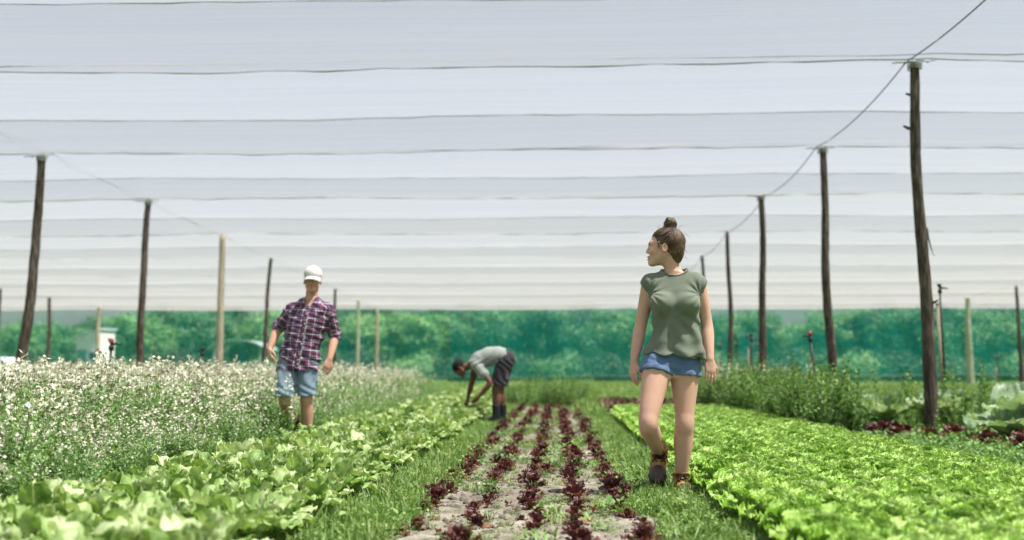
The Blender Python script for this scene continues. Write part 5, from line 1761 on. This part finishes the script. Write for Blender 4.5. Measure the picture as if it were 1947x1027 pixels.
# ---------------------------------------------------------------- man in plaid shirt and cap
MX, MY = -2.47, 10.4
s2 = lambda *p: v3(*p)
hR, hL = s2(-0.178, 0.01, 0.93), s2(0.002, 0.0, 0.93)
kR, kL = s2(-0.195, -0.13, 0.49), s2(0.004, -0.05, 0.49)
aR, aL = s2(-0.165, 0.21, 0.235), s2(0.010, 0.02, 0.105)
sR, sL = s2(-0.165, 0.01, 1.392), s2(0.200, 0.0, 1.375)
eR, eL = s2(-0.330, 0.075, 1.205), s2(0.252, 0.075, 1.130)
wR, wL = s2(-0.375, -0.045, 0.985), s2(0.225, -0.040, 0.890)
HM = Frame((0.030, -0.012, 1.552), (0.13, -1, -0.02), (0.04, 0, 1), 1.06)
f = Field((-0.48, -0.34, -0.02), (0.42, 0.36, 1.86), 0.0052)
torsoM = [(0.82, -0.088, 0.0, 0.14, 0.10, 0.11), (0.90, -0.088, 0.0, 0.168, 0.11, 0.12), (1.0, -0.07, 0.0, 0.158, 0.11, 0.105), (1.12, -0.045, 0.0, 0.160, 0.115, 0.10), (1.26, -0.015, 0.0, 0.178, 0.12, 0.11), (1.38, 0.012, 0.005, 0.180, 0.105, 0.105), (1.45, 0.02, 0.01, 0.13, 0.075, 0.08), (1.49, 0.02, 0.01, 0.07, 0.055, 0.06)]
f.stack(torsoM, 0.03)
f.cap((0.018, 0.01, 1.45), (0.030, 0.012, 1.60), 0.064, 0.058, 0.03)
for s_, e_, w_ in ((sR, eR, wR), (sL, eL, wL)):
    f.chain([s_, s_ + (e_ - s_) * 0.85, e_ + (w_ - e_) * 0.12, e_ + (w_ - e_) * 0.33, e_ + (w_ - e_) * 0.7, w_], [0.056, 0.045, 0.044, 0.046, 0.038, 0.029], 0.025)
leg(f, hR, kR, aR, 0.092, 0.060, 0.064, 0.040)
leg(f, hL, kL, aL, 0.092, 0.060, 0.064, 0.040)
hand(f, wR, v3(0.25, -0.5, -0.85), 1, v3(0.75, 0.5, 0.1), 0.42, 1.12, 0.005)
hand(f, wL, v3(-0.22, -0.30, -0.95), 1, v3(-0.55, 0.75, 0), 0.30, 1.12, 0.005)
head(f, HM, True)
man = link('person', f.mesh('person', M['skinM']), loc=(MX, MY, 0))
tag(man, 'person in plaid shirt, blue shorts and white cap walking beside the flowers', 'person')
face_bits(HM, man, M['hairW'], True)
f = Field(HM.o + v3(-0.15, -0.15, 0.02), HM.o + v3(0.15, 0.2, 0.3), 0.005)
f.ell(HM(0, 0.024, 0.142), v3(0.079, 0.099, 0.080) * 1.06, 0.02, HM.R)
f.ell(HM(0, -0.085, 0.085), v3(0.085, 0.085, 0.12), 0.012, HM.R, 'sub')
f.clip(HM(0, 0, 0.085), -HM.R[:, 2])
link('hair', f.mesh('hair', M['hairW'], smooth=1), man)
f = Field(HM.o + v3(-0.2, -0.26, 0.05), HM.o + v3(0.2, 0.2, 0.36), 0.0045)
f.ell(HM(0, 0.014, 0.172), v3(0.086, 0.108, 0.083) * 1.06, 0.02, HM.R)
f.clip(HM(0, 0, 0.150), -HM.R[:, 2] + HM.R[:, 1] * 0.12)
cp = link('cap', f.mesh('cap', M['capcloth']), man)
U, T = np.meshgrid(np.linspace(-1, 1, 13), np.linspace(0, 1, 7))
V = []
for u, t in zip(U.ravel(), T.ravel()):
    an = u * 1.12
    V.append(HM(0.086 * math.sin(an), -0.078 * math.cos(an) - t * 0.088 * math.cos(u * 1.35) + 0.01, 0.160 - 0.018 * u * u - t * 0.040))
i = np.arange(12 * 6); q_ = (i // 12) * 13 + i % 12
Fq = np.stack([q_, q_ + 1, q_ + 14, q_ + 13], 1)
Vt = np.concatenate([np.array(V), np.array(V) - v3(0, 0, 0.006)])
brim = link('brim', make_mesh('brim', Vt, np.concatenate([Fq, Fq[:, ::-1] + 91]), mats=[M['capcloth']]), cp)
MB().lathe([(0.001, 0), (0.008, 0.001), (0.006, 0.006), (0.001, 0.007)], HM(0, 0.014, 0.2585), 10).build('top_button', M['capcloth'], cp)

# plaid shirt with rolled sleeves
f = Field((-0.46, -0.26, 0.72), (0.40, 0.28, 1.56), 0.0055)
f.stack([(0.76, -0.088, 0.0, 0.212, 0.155, 0.155), (0.86, -0.086, 0.0, 0.205, 0.148, 0.15), (0.98, -0.072, 0.0, 0.196, 0.142, 0.135), (1.12, -0.045, 0.0, 0.196, 0.14, 0.128), (1.26, -0.013, 0.0, 0.206, 0.14, 0.13), (1.38, 0.012, 0.005, 0.205, 0.12, 0.125), (1.455, 0.02, 0.01, 0.15, 0.09, 0.095), (1.50, 0.02, 0.01, 0.09, 0.07, 0.075)], 0.03)
for s_, e_, w_, en in ((sR, eR, wR, 0.98), (sL, eL, wL, 1.02)):
    f.cap(s_, s_ + (e_ - s_) * en, 0.067, 0.058, 0.04)
    dv = unit(e_ - s_)
f.ell((0.022, -0.10, 1.50), (0.075, 0.09, 0.09), 0.006, None, 'sub')
f.cap((0.022, -0.16, 1.50), (0.010, -0.16, 1.36), 0.052, 0.006, 0.006, 'sub')
f.ell((0.022, 0.01, 1.53), (0.075, 0.070, 0.06), 0.006, None, 'sub')
f.clip((0, 0, 0.795), (0.10, 0.15, -1))
def foldsM(P):
    x, y, z = P.T
    a = 0.007 * np.sin((x * 0.6 + z * 0.8) * 52 + 2 * np.sin(z * 15 + x * 8)) * np.clip((1.22 - z) / 0.2, 0.25, 1)
    b = 0.005 * np.sin((x * 0.9 - z * 0.5) * 47 + 1.5 * np.sin(z * 21))
    return a + b + 0.003 * np.sin(z * 120 + x * 40)
f.warp(foldsM)
def plaid_uv(V):
    UV = np.zeros((len(V), 2))
    cx = np.interp(V[:, 2], [0.76, 1.5], [-0.088, 0.02])
    a = np.arctan2(V[:, 0] - cx, -V[:, 1]); UV[:, 0] = a * 0.17; UV[:, 1] = V[:, 2] + 0.15 * (V[:, 0] - cx) * 0.4
    for s_, e_, off in ((sR, eR, 0.3), (sL, eL, 0.7)):
        ab = e_ - s_; L = np.linalg.norm(ab); d = ab / L
        t = (V - s_) @ d
        q = V - s_ - t[:, None] * d
        out = (V[:, 0] < s_[0] - 0.02) if s_[0] < 0 else (V[:, 0] > s_[0] + 0.015)
        m = (np.linalg.norm(q, axis=1) < 0.105) & (t > 0.02) & out
        e1 = unit(np.cross(d, v3(0, 1, 0))); e2 = np.cross(d, e1)
        an = np.arctan2(q @ e1, q @ e2)
        UV[m, 0] = an[m] * 0.065 + off; UV[m, 1] = t[m]
    return UV + 5.0
shirt = link('plaid_shirt', f.mesh('plaid_shirt', M['plaid'], plaid_uv), man)
zz_ = np.linspace(0.80, 1.35, 16)
cx_ = np.interp(zz_, [0.76, 1.26, 1.5], [-0.088, -0.010, 0.022]) + 0.012
yf_ = -np.interp(zz_, [0.76, 0.98, 1.26, 1.38], [0.168, 0.153, 0.150, 0.130])
Vp, Up = [], []
for x_, y_, z_ in zip(cx_, yf_, zz_):
    for k_, dx_ in enumerate((-0.019, 0.019)):
        for dy_ in (0.0, 0.03):
            Vp.append((x_ + dx_, y_ + dy_ + 0.15 * abs(dx_), z_)); Up.append((5.02 + dx_ * 0.9 + 0.013, z_ + 5.021))
Fp = []
for i in range(15):
    a_ = i * 4
    for (u_, v_) in ((0, 2), (2, 3), (3, 1), (1, 0)):
        Fp.append((a_ + u_, a_ + v_, a_ + 4 + v_, a_ + 4 + u_))
link('placket', make_mesh('placket', np.array(Vp), Fp, uv=np.array(Up), mats=[M['plaid']], smooth=False), shirt)
for i in range(6):
    z_ = 0.84 + i * 0.098
    MB().lathe([(0.001, -0.002), (0.0065, -0.002), (0.0065, 0.002), (0.001, 0.003)], (np.interp(z_, zz_, cx_), np.interp(z_, zz_, yf_) - 0.003, z_), 8, np.array(Matrix.Rotation(1.5708, 3, 'X'))).build('button', M['capcloth'], shirt)
for s_, e_ in ((sR, eR), (sL, eL)):
    d = unit(e_ - s_)
    f = Field(e_ - 0.14, e_ + 0.14, 0.005)
    f.cap(e_ - d * 0.06, e_ + d * 0.05, 0.067, 0.064, 0.01)
    f.clip(e_ - d * 0.035, -d); f.clip(e_ + d * 0.022, d)
    f.warp(lambda P: 0.003 * np.sin(P @ d * 160) + 0.002 * np.sin(P[:, 1] * 90 + P[:, 2] * 70))
    def cuv(V, d=d, e_=e_):
        q = V - e_; t = q @ d; e1 = unit(np.cross(d, v3(0, 1, 0))); e2 = np.cross(d, e1)
        return np.stack([np.arctan2(q @ e1, q @ e2) * 0.065 + 6, t + 5.3], 1)
    link('rolled_cuff', f.mesh('rolled_cuff', M['plaid'], cuv), shirt)
for q in (-1, 1):       # collar flaps
    Vc = np.array([(0.022 + q * 0.070, 0.005, 1.515), (0.022 + q * 0.058, -0.055, 1.500), (0.022 + q * 0.030, -0.092, 1.462), (0.022 + q * 0.088, -0.098, 1.425), (0.022 + q * 0.108, -0.055, 1.455), (0.022 + q * 0.100, 0.005, 1.480)])
    Vc = np.concatenate([Vc, Vc + v3(q * 0.004, -0.007, -0.004)])
    Fc = [(0, 1, 4, 5), (1, 2, 3, 4), (11, 10, 7, 6), (10, 9, 8, 7)] + [(i, (i + 1) % 6, 6 + (i + 1) % 6, 6 + i) for i in range(6)]
    Uc = np.stack([Vc[:, 0] + 5, Vc[:, 2] + 5], 1)
    link('collar', make_mesh('collar', Vc, Fc, uv=Uc, mats=[M['plaid']], smooth=False), shirt)
# shorts and shoes
f = Field((-0.36, -0.30, 0.45), (0.20, 0.26, 1.02), 0.0055)
f.stack([(0.80, -0.088, 0.0, 0.15, 0.10, 0.115), (0.86, -0.088, 0.0, 0.185, 0.125, 0.135), (0.98, -0.08, 0.0, 0.175, 0.12, 0.12)], 0.03)
for h_, k_ in ((hR, kR), (hL, kL)):
    f.cap(h_ + v3(0, 0, -0.02), h_ + (k_ - h_) * 1.1, 0.112, 0.092, 0.02)
f.clip((0, 0, 0.525), (0, 0, -1)); f.clip((0, 0, 0.97), (0, 0, 1))
f.warp(lambda P: 0.004 * np.sin(P[:, 0] * 50 + P[:, 2] * 60 + 2 * np.sin(P[:, 2] * 22)) + 0.002 * np.sin(P[:, 0] * 130 - P[:, 2] * 70))
link('blue_shorts', f.mesh('blue_shorts', M['denimM']), man)
for a_, k_ in ((aR, kR), (aL, kL)):
    ax = unit(k_ - a_)
    MB().tube([a_ - ax * 0.02, a_ + ax * 0.045, a_ + ax * 0.085], [0.050, 0.049, 0.050], n=16).build('sock', M['sock'], man)
boot(man, aL, v3(0.05, -1, 0), v3(0, 0, 1), 1.10, 0.03, mats=('brownleather', 'brownleather', 'sole'))
boot(man, aR, unit(v3(0.1, -0.55, -0.80)), v3(0, -0.8, 0.6), 1.10, 0.03, mats=('brownleather', 'brownleather', 'sole'))

# ---------------------------------------------------------------- man bending over the lettuces (faces left)
BX, BY = -0.90, 15.2
hN, hF = v3(0.155, -0.10, 0.90), v3(0.165, 0.10, 0.90)
kN, kF = v3(0.035, -0.11, 0.50), v3(0.075, 0.12, 0.50)
aN, aF = v3(0.035, -0.12, 0.10), v3(0.11, 0.13, 0.10)
sN, sF = v3(-0.255, -0.165, 0.855), v3(-0.285, 0.165, 0.855)
eN, eF = v3(-0.025, -0.225, 0.60), v3(-0.345, 0.20, 0.56)
wN, wF = v3(-0.205, -0.20, 0.405), v3(-0.385, 0.17, 0.40)
HB = Frame((-0.400, 0.0, 0.740), (-0.50, -0.06, -0.87), (-0.87, 0, 0.50), 1.0)
f = Field((-0.75, -0.36, -0.02), (0.40, 0.36, 1.20), 0.006)
spine = [v3(0.17, 0, 0.935), v3(0.06, 0, 0.985), v3(-0.07, 0, 0.975), v3(-0.20, 0, 0.915), v3(-0.285, 0, 0.865)]
for a_, b_, ra, rb in zip(spine[:-1], spine[1:], (0.12, 0.105, 0.108, 0.11), (0.105, 0.108, 0.11, 0.08)):
    for q in (-1, 1): f.cap(a_ + v3(0, q * 0.065, 0), b_ + v3(0, q * 0.070, 0), ra, rb, 0.04)
f.cap(sN, sF, 0.062, 0.062, 0.04)
f.cap((-0.28, 0, 0.865), (-0.41, 0.0, 0.822), 0.060, 0.056, 0.03)
for s_, e_, w_ in ((sN, eN, wN), (sF, eF, wF)):
    f.chain([s_, s_ + (e_ - s_) * 0.85, e_ + (w_ - e_) * 0.12, e_ + (w_ - e_) * 0.35, w_], [0.052, 0.042, 0.040, 0.042, 0.027], 0.025)
leg(f, hN, kN, aN, 0.095, 0.060, 0.066, 0.042, back=v3(1, 0, 0))
leg(f, hF, kF, aF, 0.095, 0.060, 0.066, 0.042, back=v3(1, 0, 0))
hand(f, wN, wN - eN, 1, v3(-0.6, 0.6, 0.2), 0.45, 1.08, 0.006)
hand(f, wF, v3(-0.15, -0.05, -1), -1, v3(-0.6, -0.5, 0), 0.45, 1.08, 0.006)
head(f, HB)
bent = link('person', f.mesh('person', M['skinB']), loc=(BX, BY, 0))
tag(bent, 'person in grey t-shirt and dark shorts bending over the lettuces', 'person')
face_bits(HB, bent, M['hairB'], False, 'lipB')
f = Field(HB.o - 0.28, HB.o + 0.28, 0.006)
f.ell(HB(0, 0.022, 0.152), v3(0.082, 0.102, 0.086), 0.02, HB.R)
f.ell(HB(0, -0.085, 0.085), v3(0.07, 0.07, 0.09), 0.012, HB.R, 'sub')
f.ell(HB(0, -0.01, 0.03), v3(0.11, 0.09, 0.07), 0.012, HB.R, 'sub')
rg = np.random.default_rng(3)
f.warp(lambda P: 0.003 * np.sin(P[:, 0] * 330) * np.sin(P[:, 1] * 310) * np.sin(P[:, 2] * 350))
link('hair', f.mesh('hair', M['hairB'], smooth=1), bent)
f = Field((-0.50, -0.36, 0.60), (0.36, 0.36, 1.20), 0.006)
sp2 = [v3(0.13, 0, 0.965), v3(0.05, 0, 0.985), v3(-0.07, 0, 0.972), v3(-0.20, 0, 0.912), v3(-0.275, 0, 0.868)]
for a_, b_, ra, rb in zip(sp2[:-1], sp2[1:], (0.128, 0.122, 0.126, 0.128), (0.122, 0.126, 0.128, 0.095)):
    for q in (-1, 1): f.cap(a_ + v3(0, q * 0.068, 0), b_ + v3(0, q * 0.074, 0), ra, rb, 0.04)
f.cap(sN, sN + (eN - sN) * 0.52, 0.072, 0.070, 0.04); f.cap(sF, sF + (eF - sF) * 0.52, 0.072, 0.070, 0.04)
f.clip((0.20, 0, 0.98), (0.85, 0, 0.30)); f.clip((-0.335, 0, 0.85), (-0.94, 0, -0.33))
for s_, e_ in ((sN, eN), (sF, eF)):
    pass
f.warp(lambda P: 0.006 * np.sin(P[:, 0] * 46 - P[:, 2] * 40 + 2 * np.sin(P[:, 2] * 25)) * np.clip((1.02 - P[:, 2]) / 0.1, 0.2, 1) + 0.002 * np.sin(P[:, 0] * 130 + P[:, 2] * 90))
link('grey_tshirt', f.mesh('grey_tshirt', M['greytee']), bent)
f = Field((-0.14, -0.36, 0.44), (0.42, 0.36, 1.14), 0.006)
for q in (-1, 1): f.cap(v3(0.185, q * 0.062, 0.93), v3(0.12, q * 0.062, 0.965), 0.128, 0.118, 0.04)
for h_, k_ in ((hN, kN), (hF, kF)): f.cap(h_, h_ + (k_ - h_) * 1.05, 0.118, 0.102, 0.03)
f.clip((0.1, 0, 0.555), (-0.22, 0, -1)); f.clip((0.10, 0, 1.0), (-0.90, 0, 0.55))
f.warp(lambda P: 0.005 * np.sin(P[:, 0] * 60 + P[:, 2] * 45 + 2 * np.sin(P[:, 2] * 22)))
link('dark_shorts', f.mesh('dark_shorts', M['darkshort']), bent)
for k_, a_ in ((kN, aN), (kF, aF)):
    f = Field(a_ - v3(0.32, 0.12, 0.12), a_ + v3(0.14, 0.12, 0.24), 0.006)
    f.cap(a_ + v3(0, 0, 0.22), a_ + v3(0.006, 0, 0.02), 0.064, 0.056, 0.02)
    f.ell(a_ + v3(0.02, 0, -0.05), (0.062, 0.047, 0.05), 0.02)
    f.cap(a_ + v3(-0.02, 0, -0.02), a_ + v3(-0.15, 0, -0.055), 0.054, 0.045, 0.03)
    f.clip(a_ + v3(0, 0, 0.185), (0, 0, 1)); f.clip(a_ + v3(0, 0, -0.094), (0, 0, -1))
    link('rubber_boot', f.mesh('rubber_boot', M['rubber']), bent)
